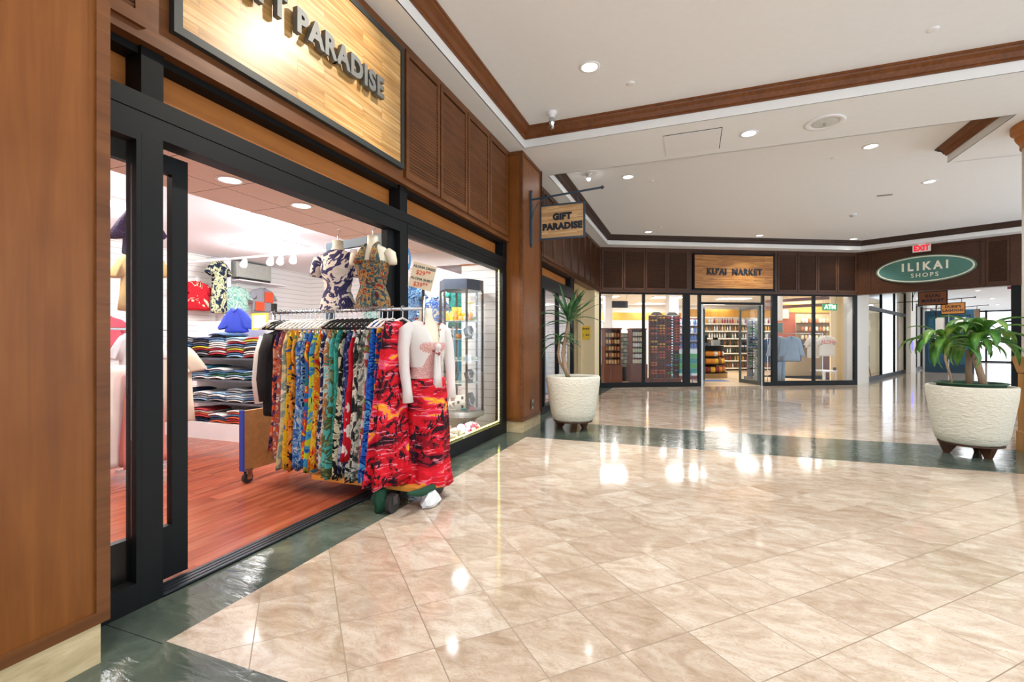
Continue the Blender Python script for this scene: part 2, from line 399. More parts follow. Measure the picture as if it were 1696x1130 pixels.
flat('floor', M_marble, [(0, .14), (9, .14), (9, 27), (-.2, 27), (-.2, .14)], 0, M=IK)
# ceiling: soffit with two trays
ins = .4
def isect(p, d, q, e):
    den = d[0]*e[1]-d[1]*e[0]; k = ((q[0]-p[0])*e[1]-(q[1]-p[1])*e[0])/den; return (p[0]+d[0]*k, p[1]+d[1]*k)
dm = (.892, .4526); di = (.8926, -.4509); pm = on_mk(0, -ins); pi_ = on_ik(0, -ins)
c1 = isect((-2.05, 0), (0, 1), pm, dm); c2 = isect(pm, dm, pi_, di); c3 = isect((8.8, 0), (0, 1), pi_, di)
tray1 = [(-2.056, -5.5), (8.8, -5.5), (8.8, 5.88), (-2.056, 5.88)]
tray2 = [(-2.05, 6.98), (3.39, 6.98), (3.39, 8.49), (8.8, 8.49), c3, c2, c1]
outer = [(-2.45, -6), (XR, -6), P3, (4.35, 16.09), (-2.35, 12.69), (-2.45, 12.69)]
def ceiling_with_holes():
    rings = [[Vector((x, y, 3.76)) for x, y in p] for p in (outer, tray1, tray2)]
    tris = geometry.tessellate_polygon(rings); allv = [v for r in rings for v in r]
    mb = MB(); mb.f([tuple(v) for v in allv], [tuple(t) for t in tris]); return mb
struct(ceiling_with_holes(), 'ceiling', M_white)
struct(MB().prism(tray1, 4.0, 4.05), 'ceiling', M_white)
struct(MB().prism(tray2, 4.0, 4.05), 'ceiling', M_white)
def trim_sweep(path, prof, mat, name='trim_1'):
    rings = sweep(path, prof, True); mb = MB(); mb.loft(rings, cap=False, closed=True); return struct(mb, name, mat)
for tr, mt in ((tray1, M_crown), (tray2, M_crown_dark)):
    trim_sweep(tr, [(0, 3.76), (0, 3.87), (-.01, 3.87), (-.01, 3.76)], M_step, 'trim_1')
    trim_sweep(tr, [(-.01, 3.865), (.018, 3.865), (.018, 3.885), (.03, 3.89), (.05, 3.935), (.085, 3.96), (.09, 3.975), (.105, 3.98), (.105, 4.0), (-.01, 4.0)],
               mt if tr is tray1 else M_crown_dark, 'trim_2')
# the short cherry coloured return of the far tray next to the column
struct(MB().loft([[(3.391-a, y, z) for a, z in ((-.01, 3.862), (.022, 3.862), (.06, 3.93), (.108, 3.976), (.108, 4.0), (-.01, 4.0))] for y in (6.99, 8.485)]), 'trim_3', M_crown)

def louvers(M, s0, s1, z0, z1, t, parent, mat, frame_mat, pitch=.028):
    """one framed louvre panel, front face at depth t"""
    p = MB(M); b = .045
    p.box(s0, t, z0, s0+b, t+.04, z1); p.box(s1-b, t, z0, s1, t+.04, z1)
    p.box(s0+b, t, z0, s1-b, t+.04, z0+b*1.3); p.box(s0+b, t, z1-b, s1-b, t+.04, z1)
    q = MB(M); z = z0+b*1.3+.004
    while z < z1-b-.02:
        a, c = s0+b, s1-b; f, r = t+.004, t+.022
        q.f([(a,f+.009,z),(c,f+.009,z),(c,f+.016,z),(a,f+.016,z),(a,f,z+.0175),(c,f,z+.0175),(c,f+.007,z+.0175),(a,f+.007,z+.0175)],
            [(3,2,1,0),(4,5,6,7),(0,1,5,4),(1,2,6,5),(2,3,7,6),(3,0,4,7)]); z += pitch
    fr = p.build('louver_panel', frame_mat, parent, kind='structure'); MB(M).box(s0+b, t+.026, z0+b, s1-b, t+.036, z1-b).build('dark_backing', M_blackrough, fr, kind='structure'); q.build('slats', mat, fr, kind='structure')  # dark sheet behind the slats paints the shade in their gaps

# ---- left wall: gift shop fascia
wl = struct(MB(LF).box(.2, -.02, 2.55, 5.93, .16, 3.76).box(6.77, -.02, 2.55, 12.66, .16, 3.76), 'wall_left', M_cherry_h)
tb = MB(LF)
tb.box(.2, -.04, 2.55, 5.93, -.0201, 2.605).box(.2, -.04, 3.70, 5.93, -.0201, 3.76)
tb.box(1.398, -.04, 2.605, 1.505, -.0201, 3.70).box(3.393, -.04, 2.605, 3.43, -.0201, 3.70).box(1.505, -.04, 2.605, 3.393, -.0201, 2.654).box(1.505, -.04, 3.662, 3.393, -.0201, 3.70)
struct(tb, 'fascia_rails', M_cherry_h, wl)
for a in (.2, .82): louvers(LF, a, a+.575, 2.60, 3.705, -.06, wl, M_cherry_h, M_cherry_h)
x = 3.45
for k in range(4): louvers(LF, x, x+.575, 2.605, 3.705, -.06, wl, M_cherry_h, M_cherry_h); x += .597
x = 6.80
struct(MB(LF).box(6.77, -.04, 2.55, 12.66, -.0201, 2.605).box(6.77, -.04, 3.70, 12.66, -.0201, 3.76), 'fascia_rails', M_walnut, wl)
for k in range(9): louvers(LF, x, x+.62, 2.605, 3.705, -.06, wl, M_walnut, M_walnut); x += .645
# header beam, transom panels and recess above the shop front
hb = struct(MB(LF).box(.2, 0, 2.25, 5.93, .11, 2.333).box(.2, .004, 2.155, 5.93, .11, 2.248), 'trim_4', M_black)
struct(MB(LF).box(.2, .112, 2.30, 5.93, .13, 2.56).box(6.77, .112, 2.30, 9.84, .13, 2.56), 'trim_5', M_transom)
struct(MB(LF).box(.2, .02, 2.515, 5.93, .111, 2.55).box(1.409, .0, 2.333, 1.506, .11, 2.55).box(3.44, 0, 2.333, 3.55, .11, 2.55).box(5.80, 0, 2.333, 5.93, .11, 2.55)
       .box(9.52, 0, 2.333, 9.84, .11, 2.55).box(6.77, .02, 2.515, 9.84, .11, 2.55), 'trim_6', M_blackrough)  # long black strips are painted shade under the fascia; posts are real
struct(MB(LF).box(6.77, 0, 2.16, 9.84, .11, 2.333), 'trim_4', M_black)
# posts
struct(MB(LF).box(1.409, 0, 0, 1.506, .11, 2.155), 'trim_7', M_black, bevel=.003)
struct(MB(LF).box(3.445, 0, 0, 3.555, .11, 2.155).box(3.33, .05, 0, 3.444, .11, 2.155), 'trim_7', M_black, bevel=.003)
struct(MB(LF).box(5.80, 0, 0, 5.93, .11, 2.155), 'trim_7', M_black, bevel=.003)
# fixed window panes with their frames
def window(n, M, s0, s1, z0, z1, fb=.05, ft=.04, t0=.0, t1=.07, glassy=True, mull=()):
    w_ = struct(MB(M).box(s0, t0, 0, s1, t1, z0).box(s0, t0, z1-ft, s1, t1, z1).box(s0, t0, z0, s0+fb, t1, z1-ft).box(s1-fb, t0, z0, s1, t1, z1-ft), 'window_%d' % n, M_black)
    for m in mull: struct(MB(M).box(m-.035, t0, z0, m+.035, t1, z1-ft), 'mullion', M_black, w_)
    ed = [s0+fb]+list(mull)+[s1-fb]
    for a, b in zip(ed[:-1], ed[1:]):
        struct(MB(M).box(a+.001+(.035 if a in mull else 0), t0+.03, z0, b-.001-(.035 if b in mull else 0), t0+.038, z1-ft), 'pane', M_glass, w_)
    return w_
window(1, LF, 3.555, 5.80, .15, 2.24, fb=.012, ft=.03)
window(2, LF, .2, 1.409, .12, 2.155, fb=.02)
window(3, LF, 6.77, 9.84, .12, 2.16, fb=.1, mull=(7.7, 8.6))
# parked sliding leaf left of the opening, folded leaf at the right
def leaf(n, M, s0, s1, t, z1=2.14, st=.08, bot=.28, top=.09, mat=None):
    mat = mat or M_black
    d = struct(MB(M).box(s0, t, .02, s0+st, t+.04, z1).box(s1-st, t, .02, s1, t+.04, z1).box(s0+st, t, .02, s1-st, t+.04, bot).box(s0+st, t, z1-top, s1-st, t+.04, z1), 'door_%d' % n, mat)
    struct(MB(M).box(s0+st, t+.016, bot, s1-st, t+.024, z1-top), 'pane', M_glass, d); return d
leaf(1, LF, .70, 1.712, .13)
LEAF = Fr(-2.40, 3.42, -.86, .20)
leaf(2, LEAF, 0.02, .86, 0, mat=M_blueiron, top=.075)
# ribbed threshold track
tr = MB(LF)
for a in (0, .03, .06, .09): tr.box(1.506, a, 0, 3.445, a+.021, .014)
tr.box(1.506, 0, -.01, 3.445, .12, .006)
struct(tr, 'trim_8', plain('#4a4f55', .35, .7, name='ribbed_metal_track'))
struct(MB(LF).box(.2, .11, -.01, 1.506, .13, .006).box(3.445, .07, -.01, 9.84, .13, .12), 'trim_8', M_black)
# pillars
def pillar(n, x0, x1, y0, y1, z1=3.755):
    p = struct(MB().box(x0, y0, .149, x1-.012, y1, z1), 'wall_left', M_cherry)
    b = .045; t = MB()                    # stile and rail frame round the long face
    t.box(x1-.012, y0, .149, x1, y0+b, z1).box(x1-.012, y1-b, .149, x1, y1, z1).box(x1-.012, y0+b, .149, x1, y1-b, .149+b).box(x1-.012, y0+b, z1-b, x1, y1-b, z1)
    struct(t, 'face_frame', M_cherry_h, p)
    t = MB(); t.box(x1-.04, y0-.01, .149, x1-.001, y0, z1).box(x0+.03, y0-.01, .149, x0+.06, y0, z1).box(x0+.06, y0-.01, .149, x1-.04, y0, .149+b).box(x0+.06, y0-.01, z1-b, x1-.04, y0, z1)
    struct(t, 'end_frame', M_cherry_h, p)
    return p
pillar(1, -2.46, -2.07, .2, 1.144)
struct(MB().box(-2.46, .2, 0, -2.075, 1.115, .149), 'baseboard_left', M_trav)
p2 = pillar(2, -2.46, -2.10, 5.94, 6.77)
struct(MB().box(-2.46, 5.95, 0, -2.112, 6.75, .142), 'baseboard_left', M_trav)
struct(MB().box(-2.10, 6.745, .149, -2.092, 6.772, 3.755), 'trim_9', M_blackrough)
# corridor opening beyond the second shop window
struct(MB().box(-8, 12.1, 0, -2.33, 12.3, 2.56).box(-2.75, 12.02, 0, -2.66, 12.1, 2.56), 'wall_left', M_cream)
struct(MB().box(-8, 9.86, 0, -2.46, 9.95, 2.56), 'wall_left', M_cream)
struct(MB().box(-8, 9.95, 2.56, -2.335, 12.1, 2.6), 'ceiling', M_cream)
struct(MB().box(-8, 9.95, -.05, -2.451, 12.1, 0), 'floor', M_marble)
struct(MB().box(-8.1, 9.9, 0, -8, 12.3, 2.56), 'wall_left', M_cream)
struct(MB().box(-2.45, 12.3, 0, -2.33, 12.69, 2.56), 'wall_left', M_cream)

# ---- gift shop interior shell
def slatwall():
    t = NT('white_slatwall'); g = t.n('ShaderNodeNewGeometry'); sp = t.n('ShaderNodeSeparateXYZ'); t.l(g.outputs['Position'], sp.inputs[0])
    f = t.math('LESS_THAN', t.math('FRACT', t.math('DIVIDE', sp.outputs[2], .11)), .09)
    return t.out(t.mix(f, srgb('#f3f2ee'), srgb('#c4c3bf')), .5)
M_slat = slatwall()
flat('floor', M_redfloor, [(-9.5, -1), (-2.45, -1), (-2.45, 9.86), (-9.5, 9.86)], 0)
def grid_ceiling():
    t = NT('peach_ceiling_tiles'); g = t.n('ShaderNodeNewGeometry'); sp = t.n('ShaderNodeSeparateXYZ'); t.l(g.outputs['Position'], sp.inputs[0])
    f = t.math('MAXIMUM', t.math('LESS_THAN', t.math('FRACT', t.math('DIVIDE', sp.outputs[0], .61)), .012), t.math('LESS_THAN', t.math('FRACT', t.math('DIVIDE', t.math('ADD', sp.outputs[1], .2), .61)), .012))
    n = t.noise(t.co(), 90, 2); c = t.ramp(n, [(.35, srgb('#ead6cc')), (.6, srgb('#f5e7de'))])
    return t.out(t.mix(f, c, srgb('#6f6059')), .8)
struct(MB().box(-4.08, -1, 2.5, -2.47, 6.0, 2.56), 'ceiling', grid_ceiling())
struct(MB().box(-4.10, -1, 2.5, -4.08, 6.0, 3.0), 'trim_10', M_peach)
struct(MB().box(-4.08, 6.0, 2.5, -2.47, 9.86, 2.56), 'ceiling', M_shopwhite)
struct(MB().box(-4.10, 6.0, 2.5, -4.08, 9.86, 3.0), 'trim_10', M_shopwhite)
struct(MB().box(-9.5, -1, 3.0, -4.1, 9.86, 3.05), 'ceiling', M_shopwhite)
struct(MB().box(-9.5, -1, 0, -9.4, 9.86, 3.0), 'wall_left', M_slat)
struct(MB().box(-9.4, 9.76, 0, -2.47, 9.86, 3.0), 'wall_left', M_slat)
struct(MB().box(-9.4, -1.1, 0, -2.45, -1.0, 3.0), 'wall_left', M_shopwhite)
struct(MB().box(-3.04, 6.0, 0, -2.46, 6.1, 2.5), 'wall_left', M_slat)
struct(MB().box(-3.9, 5.98, 2.3, -2.46, 6.0, 2.5), 'trim_11', M_shopwhite)
struct(MB().box(-3.06, 5.975, 2.285, -2.47, 5.999, 2.30), 'trim_12', M_transom)
struct(MB().box(-9.399, 7.17, 0, -9.2, 7.33, 3.0), 'wall_left', M_shopwhite)
struct(MB().box(-4.0, 4.0, .0, -2.46, 5.99, .03), 'floor', plain('#b9a37a', .5, name='display_window_base'))

# ---- far wall: market front
SW = 7.574
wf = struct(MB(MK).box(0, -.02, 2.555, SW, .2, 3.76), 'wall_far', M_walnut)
rl = MB(MK).box(0, -.05, 2.555, SW, -.0201, 2.62).box(0, -.05, 3.70, SW, -.0201, 3.76)
for a, b in ((0, .07), (2.50, 2.60), (5.02, 5.10), (7.50, SW)): rl.box(a, -.05, 2.62, b, -.0201, 3.70)
struct(rl, 'fascia_rails', M_walnut, wf)
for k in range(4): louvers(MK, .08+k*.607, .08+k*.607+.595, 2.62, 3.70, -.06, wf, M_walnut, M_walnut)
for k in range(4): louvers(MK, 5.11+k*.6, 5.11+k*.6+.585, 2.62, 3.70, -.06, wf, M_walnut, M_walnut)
window(4, MK, -.03, 2.50, .13, 2.555, fb=.11, ft=.04, mull=(1.27,))
window(5, MK, 2.50, 2.90, .10, 2.555, fb=.08, ft=.04)
window(6, MK, 4.68, 5.05, .10, 2.555, fb=.07, ft=.04)
window(7, MK, 5.05, SW, .13, 2.555, fb=.09, ft=.04, mull=(6.25,))
struct(MB(MK).box(2.90, 0, 2.26, 4.68, .07, 2.32).box(2.90, 0, 2.515, 4.68, .07, 2.555), 'trim_13', M_black)
struct(MB(MK).box(2.901, .03, 2.32, 4.679, .038, 2.515), 'window_8', M_glass)
# left leaf opened straight inwards (seen edge on), right leaf swung in
D1 = MK @ Fr(2.97, .03, .52, .85); D2 = MK @ Fr(4.66, .05, 0, 1)
def alu_leaf(n, M, w_):
    d = struct(MB(M).box(0, 0, .02, .05, .05, 2.24).box(w_-.05, 0, .02, w_, .05, 2.24).box(.05, 0, .02, w_-.05, .05, .13).box(.05, 0, 2.16, w_-.05, .05, 2.24), 'door_%d' % n, plain('#5d6260', .35, .6, name='grey_metal_door_frame'))
    struct(MB(M).box(.05, .02, .13, w_-.05, .028, 2.16), 'pane', M_glass, d)
    h = MB(M).tube([(w_-.1, -.01, .95), (w_-.1, -.06, .98), (w_-.1, -.06, 1.25), (w_-.1, -.01, 1.28)], .01); struct(h, 'door_handle', M_blackrough, d)
alu_leaf(3, D1, .86); alu_leaf(4, D2, .95)
struct(MB(MK).box(2.90, .0, 0, 2.955, .06, 2.26).box(4.66, 0, 0, 4.70, .06, 2.26), 'trim_14', M_alu)
# market shell
def ik2mk(a, b): v = MK.inverted() @ (IK @ Vector((a, b, 0))); return (v.x, v.y)
MPOLY = [(-3, 0), (SW, 0), ik2mk(-.3, .3), ik2mk(-.3, 1.45), ik2mk(-.9, 1.45), ik2mk(-.9, 9), (14.6, 9), (-3, 9)]
flat('floor', M_tanfloor, MPOLY, 0, M=MK)
MC = [(-3, .2), (SW-.1, .2), ik2mk(-.35, .3), ik2mk(-.3, 1.45), ik2mk(-.9, 1.45), ik2mk(-.9, 9), (14.6, 9), (-3, 9)]
struct(MB(MK).prism(MC, 2.95, 3.0), 'ceiling', M_shopwhite)
struct(MB(MK).box(-3, 8.9, 0, 14.6, 9, 2.95), 'wall_far', M_shopwhite)
struct(MB(MK).box(-3.1, 0.3, 0, -3, 9, 2.95), 'wall_far', M_shopwhite)
struct(MB(IK).box(-.92, 1.45, 0, -.9, 9, 2.95).box(-.92, 1.43, 0, -.3, 1.45, 2.95), 'wall_far', M_cream)
struct(MB(MK).box(7.93, 1.40, 0, 8.3, 1.45, 2.95), 'wall_far', M_cream)
M_yel = wood('yellow_pine_band', '#b8832e', '#cf9a42', '#dbae5c', axis=2, rough=.5)
struct(MB(MK).box(-3, 8.0, 2.2, 6.2, 8.06, 2.55).box(6.2, 7.5, 2.34, 12.2, 7.56, 2.68).box(7.5, 3.6, 2.3, 9.9, 3.66, 2.6), 'trim_15', M_yel)
struct(MB(MK).box(7.6, 3.66, 0, 9.9, 3.76, 2.95), 'wall_far', plain('#c9b48e', .6, name='tan_wall_paint'))
struct(MB(MK).box(7.6, 3.62, .9, 8.4, 3.6599, 2.28), 'trim_19', plain('#9c4c30', .6, name='brick_red_panel'))
struct(MB(MK).box(3.35, 3.0, 0, 3.68, 3.3, 2.95).box(1.6, 4.5, 0, 1.86, 4.8, 2.95).box(6.85, 2.5, 1.95, 7.1, 2.7, 2.95), 'wall_far', M_shopwhite)
for (s, t) in ((.9, 2), (1.6, 5), (3.4, 1.9), (4.2, 5), (4.6, 7.8), (6.2, 2.6), (7.0, 5.2), (7.6, 7.6), (10, 6), (2.4, 7.4), (8.7, 2.9)):  # last panel and its lamp are added to brighten the dim right wall
    pan = thing('ceiling_light_panel', 'flat white fluorescent panel in the market ceiling', 'ceiling light', tuple(MK @ Vector((s, t, 2.93))), 'market ceiling panels')
    M_ = MK @ Matrix.Translation((s, t, 0))
    MB(M_).box(-.62, -.32, 2.93, .62, .32, 2.95).build('frame', M_shopwhite, pan); MB(M_).box(-.58, -.28, 2.922, .58, .28, 2.9299).build('diffuser', M_panelglow, pan)
    v = MK @ Vector((s, t, 2.9)); light('market_panel_lamp', 'AREA', v, 26, 1.1, size_y=.5, rot=(0, 0, math.radians(26.9)), color=(1, .98, .94))
light('market_window_lamp', 'AREA', MK @ Vector((7.0, .5, 2.9)), 10, .6, color=(1, .98, .94))

# ---- right wall: hall front
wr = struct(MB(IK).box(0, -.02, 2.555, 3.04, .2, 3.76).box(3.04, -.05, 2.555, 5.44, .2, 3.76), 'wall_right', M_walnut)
rl = MB(IK).box(0, -.05, 2.555, 3.04, -.0201, 2.62).box(0, -.05, 3.70, 3.04, -.0201, 3.76)
for a, b in ((0, .05), (.32, .36), (2.55, 2.62)): rl.box(a, -.05, 2.62, b, -.0201, 3.70)
struct(rl, 'fascia_rails', M_walnut, wr)
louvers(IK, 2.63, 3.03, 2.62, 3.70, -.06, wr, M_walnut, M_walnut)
M_jamb = plain('#ddd6cb', .6, name='pale_jamb_paint', var=.01)
struct(MB(IK).box(-.3, .05, 0, .03, 1.5, 3.6), 'wall_right', M_jamb)
struct(MB(IK).box(3.05, 0, 0, 3.22, .12, 2.555), 'trim_16', M_black)
struct(MB(IK).box(3.22, -.02, 0, 5.44, .1, 2.555), 'wall_right', M_jamb)
W9 = IK @ Fr(.0, 1.5, 0, 1)
window(9, W9, 0, 6.6, .12, 2.35, fb=.08, ft=.12, mull=(2.1, 4.4))
window(10, IK @ Fr(0, 1.5, 0, 1, 2.35), 0, 6.6, .0, .85, fb=.08, ft=.05, mull=(2.1, 4.4))
struct(MB(IK).box(-.3, 8.1, 0, .15, 9.3, 3.6).box(-.3, 12.4, 0, .15, 13.4, 3.6).box(-.3, 16.6, 0, .15, 17.6, 3.6).box(-.3, 21, 0, .15, 25.2, 3.6), 'wall_right', M_jamb)
for i, (a, b) in enumerate(((9.3, 12.4), (13.4, 16.6), (17.6, 21))):
    window(11+i, IK @ Fr(.0, a, 0, 1), 0, b-a, .12, 2.9, fb=.1, ft=.08, mull=((b-a)/2,))
struct(MB(IK).box(-3.2, 0.2, 3.2, 9, 25.4, 3.3), 'ceiling', M_shopwhite)
# glazed end of the hall, daylight beyond
we = MB(IK)
for a in (.3, 1.5, 2.7, 3.9, 5.1, 6.3, 7.5, 8.7): we.box(a-.05, 25, 0, a+.05, 25.1, 3.2)
for z in (0, 2.45, 3.1): we.box(.2, 25.0, z, 8.8, 25.1, z+.09)
struct(we, 'window_14', M_black)
struct(MB(IK).box(.3, 25.04, .09, 8.7, 25.05, 3.1), 'window_15', M_glass)
# tall round column at the right edge of the mall
M_colp = plain('#e9e2d8', .6, name='pale_column_paint', var=.01)
struct(MB().lathe([(.3, 0), (.3, 3.5)], (3.94, 7.3), 40), 'wall_right', M_colp, smooth=True)
struct(MB().lathe([(.301, 3.50), (.32, 3.50), (.32, 3.55), (.36, 3.62), (.37, 3.68), (.40, 3.70), (.40, 3.755), (.301, 3.755)], (3.94, 7.3), 40), 'trim_17', M_transom)

# ================================================================== SIGNS
sg = thing('shop_sign', 'large bamboo plank sign with raised grey GIFT PARADISE letters above the shop entrance', 'sign', (-2.27, 2.45, 2.654))
MB(LF).box(1.505, -.075, 2.654, 3.393, -.041, 2.695).box(1.505, -.075, 3.62, 3.393, -.041, 3.661).box(1.505, -.075, 2.695, 1.546, -.041, 3.62).box(3.352, -.075, 2.695, 3.393, -.041, 3.62).build('frame', plain('#262d2e', .5, name='dark_green_grey_frame'), sg)
MB(LF).box(1.546, -.066, 2.695, 3.352, -.041, 3.62).build('panel', M_bamboo, sg)
text('GIFT PARADISE', .198, M_letter, 'lettering', sg, TM((-2.225, 2.385, 3.135), (0, 1, 0), (0, 0, 1)), .018, .0085, spacing=1.12, sx=.9)
# market sign
sg = thing('market_sign', "striped bamboo sign with dark KU'AI MARKET letters over the market door", 'sign', tuple(MK @ Vector((3.81, -.06, 2.65))))
MB(MK).box(2.63, -.09, 2.65, 4.99, -.051, 2.69).box(2.63, -.09, 3.60, 4.99, -.051, 3.64).box(2.63, -.09, 2.69, 2.67, -.051, 3.60).box(4.95, -.09, 2.69, 4.99, -.051, 3.60).build('frame', M_blackrough, sg)
pn = MB().box(-1.14, -.035, 2.69, 1.14, 0, 3.60).build('panel', M_bamboo_m); pn.parent = sg
pn.location = (0, 0, 0); pn.rotation_euler = (0, 0, math.atan2(.4526, .892)); 
pn.location = Vector(MK @ Vector((3.81, -.068, 2.69)))-sg.location
text("KU'AI  MARKET", .235, M_letterdark, 'lettering', sg, MK @ TM((3.81, -.10, 3.14), (1, 0, 0), (0, 0, 1)), .012, .006, spacing=1.12, sx=.9)
# hall sign: oval
sg = thing('oval_sign', 'green oval ILIKAI SHOPS sign with a cream rim over the hall opening', 'sign', tuple(IK @ Vector((1.48, -.03, 2.75))))
def oval(a, b, y0, y1): return MB(IK).loft([[(1.48+a*math.cos(2*PI*k/48), y, 3.13+b*math.sin(2*PI*k/48)) for k in range(48)] for y in (y0, y1)])
oval(1.00, .36, -.07, -.0201).build('rim', plain('#5a7a68', .6, name='grey_green_rim'), sg)
oval(.965, .335, -.075, -.0701).build('border', plain('#e8e4cd', .6, name='cream_border_paint'), sg)
oval(.93, .305, -.08, -.0751).build('face', plain('#4d7c70', .6, name='sea_green_sign_paint'), sg)
text('ILIKAI', .285, plain('#efe9d6', .6, name='cream_lettering'), 'lettering', sg, IK @ TM((1.50, -.085, 3.19), (1, 0, 0), (0, 0, 1)), .006, .011, spacing=1.5, sx=.86)
text('SHOPS', .15, plain('#efe9d6', .6, name='cream_lettering'), 'small_lettering', sg, IK @ TM((1.50, -.085, 2.965), (1, 0, 0), (0, 0, 1)), .005, .002, spacing=1.35)
# exit sign
sg = thing('exit_sign', 'white EXIT sign with red letters hanging above the oval sign', 'exit sign', tuple(IK @ Vector((1.46, -.2, 3.76))))
MB(IK).box(1.28, -.22, 3.56, 1.64, -.18, 3.74).build('housing', plain('#efe6e0', .5, name='white_sign_plastic'), sg)
MB(IK).box(1.38, -.215, 3.74, 1.54, -.185, 3.76).build('canopy', M_shopwhite, sg)
text('EXIT', .19, emis('#e01428', .5, 'red_exit_glow'), 'lettering', sg, IK @ TM((1.46, -.224, 3.65), (1, 0, 0), (0, 0, 1)), .003, .008, sx=.8)
# hanging bracket sign at the pillar
def bracket_sign(label, loc, M, lines, size, face, letter, w_=.63, h=.48, iron=None, bold=.008, small=False, group=None):
    iron = iron or M_blueiron; b = thing('hanging_sign', label, 'sign', loc, group)
    p = MB(M); p.box(-.012, -.03, -.72, .012, .03, -.0); p.ball((0, 0, .02), .022); p.ball((0, 0, -.74), .018)
    p.build('wall_plate', iron, b)
    p = MB(M); p.tube([(0, 0, -.09), (.98*w_/.63+.0, 0, -.03)], .014); p.ball((.99*w_/.63, 0, -.03), .024)
    p.tube([(.01, 0, -.36), (.035, 0, -.25), (.09, 0, -.155), (.2, 0, -.09)], .009); p.build('arm', iron, b)
    x0 = .13; p = MB(M)
    for x in (x0+.1, x0+w_-.1): MB(M).box(x-.008, -.004, -.19, x+.008, .004, -.055).build('hanger_strap', iron, b)
    z0 = -.19-h; p = MB(M)
    p.box(x0, -.018, z0, x0+w_, .018, z0+.022).box(x0, -.018, -.212, x0+w_, .018, -.19).box(x0, -.018, z0+.022, x0+.022, .018, -.212).box(x0+w_-.022, -.018, z0+.022, x0+w_, .018, -.212)
    p.build('frame', iron, b)
    MB(M).box(x0+.022, -.012, z0+.022, x0+w_-.022, .012, -.212).build('panel', face, b)
    for i, ln in enumerate(lines):
        zc = (-.19+z0)/2+(.5*(len(lines)-1)-i)*size*1.12
        text(ln, size, letter, 'lettering', b, M @ TM((x0+w_/2, -.016, zc-.005), (1, 0, 0), (0, 0, 1)), .004, bold, spacing=1.08)
    return b
bracket_sign('bamboo GIFT PARADISE sign hanging from a blue iron bracket on the wooden pillar', (-2.10, 6.29, 3.29), Matrix.Translation((-2.10, 6.29, 3.29)),
             ('GIFT', 'PARADISE'), .118, M_bamboo_s, M_letterdark)
for lab, (s, t), ln, fc, zz in (("brown KU'AI MARKET bracket sign nearest in the bright hall", (.95, 2.3), ("KU'AI", 'MARKET'), plain('#8a5230', .6, name='dark_orange_brown_board'), 2.92),
                           ("orange DUKE'S LAGOON bracket sign in the bright hall", (1.0, 7.1), ("DUKE'S", 'LAGOON'), plain('#d78a3c', .6, name='orange_board'), 2.85),
                           ('pale brown bracket sign farthest down the bright hall', (1.1, 12.4), ('', ''), plain('#a27c5c', .6, name='pale_brown_board'), 2.85)):
    M_ = IK @ Fr(s, t, 1, 0, zz); b = bracket_sign(lab, tuple(M_ @ Vector((0, 0, 0))), M_, [l for l in ln if l], .125, fc, M_letterdark, w_=.66, h=.42, iron=M_blackrough, bold=.004)
    MB(M_).box(-1.1, -.01, -.10, -.0, .01, -.07).build('wall_arm', M_blackrough, b)
# library wall sign
sg = thing('library_sign', 'small yellow Library sign with an arrow on the cream corridor wall', 'sign', (-2.57, 12.095, 1.3))
MB().box(-2.70, 12.085, 1.28, -2.44, 12.1, 1.63).build('plate', plain('#e7c53c', .6, name='yellow_plate'), sg)
text('Library', .075, M_letterdark, 'lettering', sg, TM((-2.57, 12.083, 1.565), (1, 0, 0), (0, 0, 1)), .001, .002)
MB().box(-2.55, 12.08, 1.39, -2.46, 12.0845, 1.41).f([(-2.57, 12.0845, 1.40), (-2.53, 12.0845, 1.375), (-2.53, 12.0845, 1.425), (-2.57, 12.08, 1.40), (-2.53, 12.08, 1.375), (-2.53, 12.08, 1.425)], [(0,1,2),(3,4,5),(0,1,4,3),(1,2,5,4),(2,0,3,5)]).build('arrow', M_letterdark, sg)
MB().lathe([(.045, 0), (.045, .004)]).build('badge', plain('#b5651d', .6, name='orange_badge'), sg)
bd = [o for o in sg.children if o.name.startswith('badge')][0]; bd.rotation_euler = (PI/2, 0, 0); bd.data.transform(Matrix.Translation(sg.location)); bd.location = (-.07, -.006, .1)

# ================================================================== CEILING FITTINGS
def ceil_lamp(x, y, z, label, r=.085):
    o = thing('recessed_downlight', label, 'ceiling light', (x, y, z))
    MB().lathe([(r, z), (r+.02, z-.002), (r+.018, z-.008), (r-.004, z-.01), (r-.008, z)], (x, y), 28, cap=False).build('trim_ring', M_shopwhite, o, smooth=True)
    MB().lathe([(r-.006, z-.004), (r-.03, z-.008), (.002, z-.009)], (x, y), 24, cap=False).build('lens', M_glow, o); return o
where = ['in the near tray, beside the shop sign end', 'on the beam, left of the round speaker grille', 'in the far tray behind the speaker grille', 'in the far tray beside the bracket sign',
         'in the far tray near the short moulding', 'by the far left corner of the tray', 'in the middle of the far row', 'at the right of the far row']
for i, (x, y, z) in enumerate(MALL_LAMPS):
    ceil_lamp(x, y, z, 'round recessed ceiling light '+(where[i] if i < len(where) else 'in the ceiling outside the picture, spot %s' % ('nearest the sign', 'above the open floor', 'over the diagonal tiles', 'behind the left', 'behind the right', 'at the far right', 'at the near right', 'beyond the column')[i-8]))
for i, (x, y) in enumerate(((-3.44, 2.73), (-3.45, 3.48))):
    ceil_lamp(x, y, 2.5, 'round warm downlight in the peach shop ceiling, '+('nearer to the door post' if i == 0 else 'farther, above the clothes rack'))
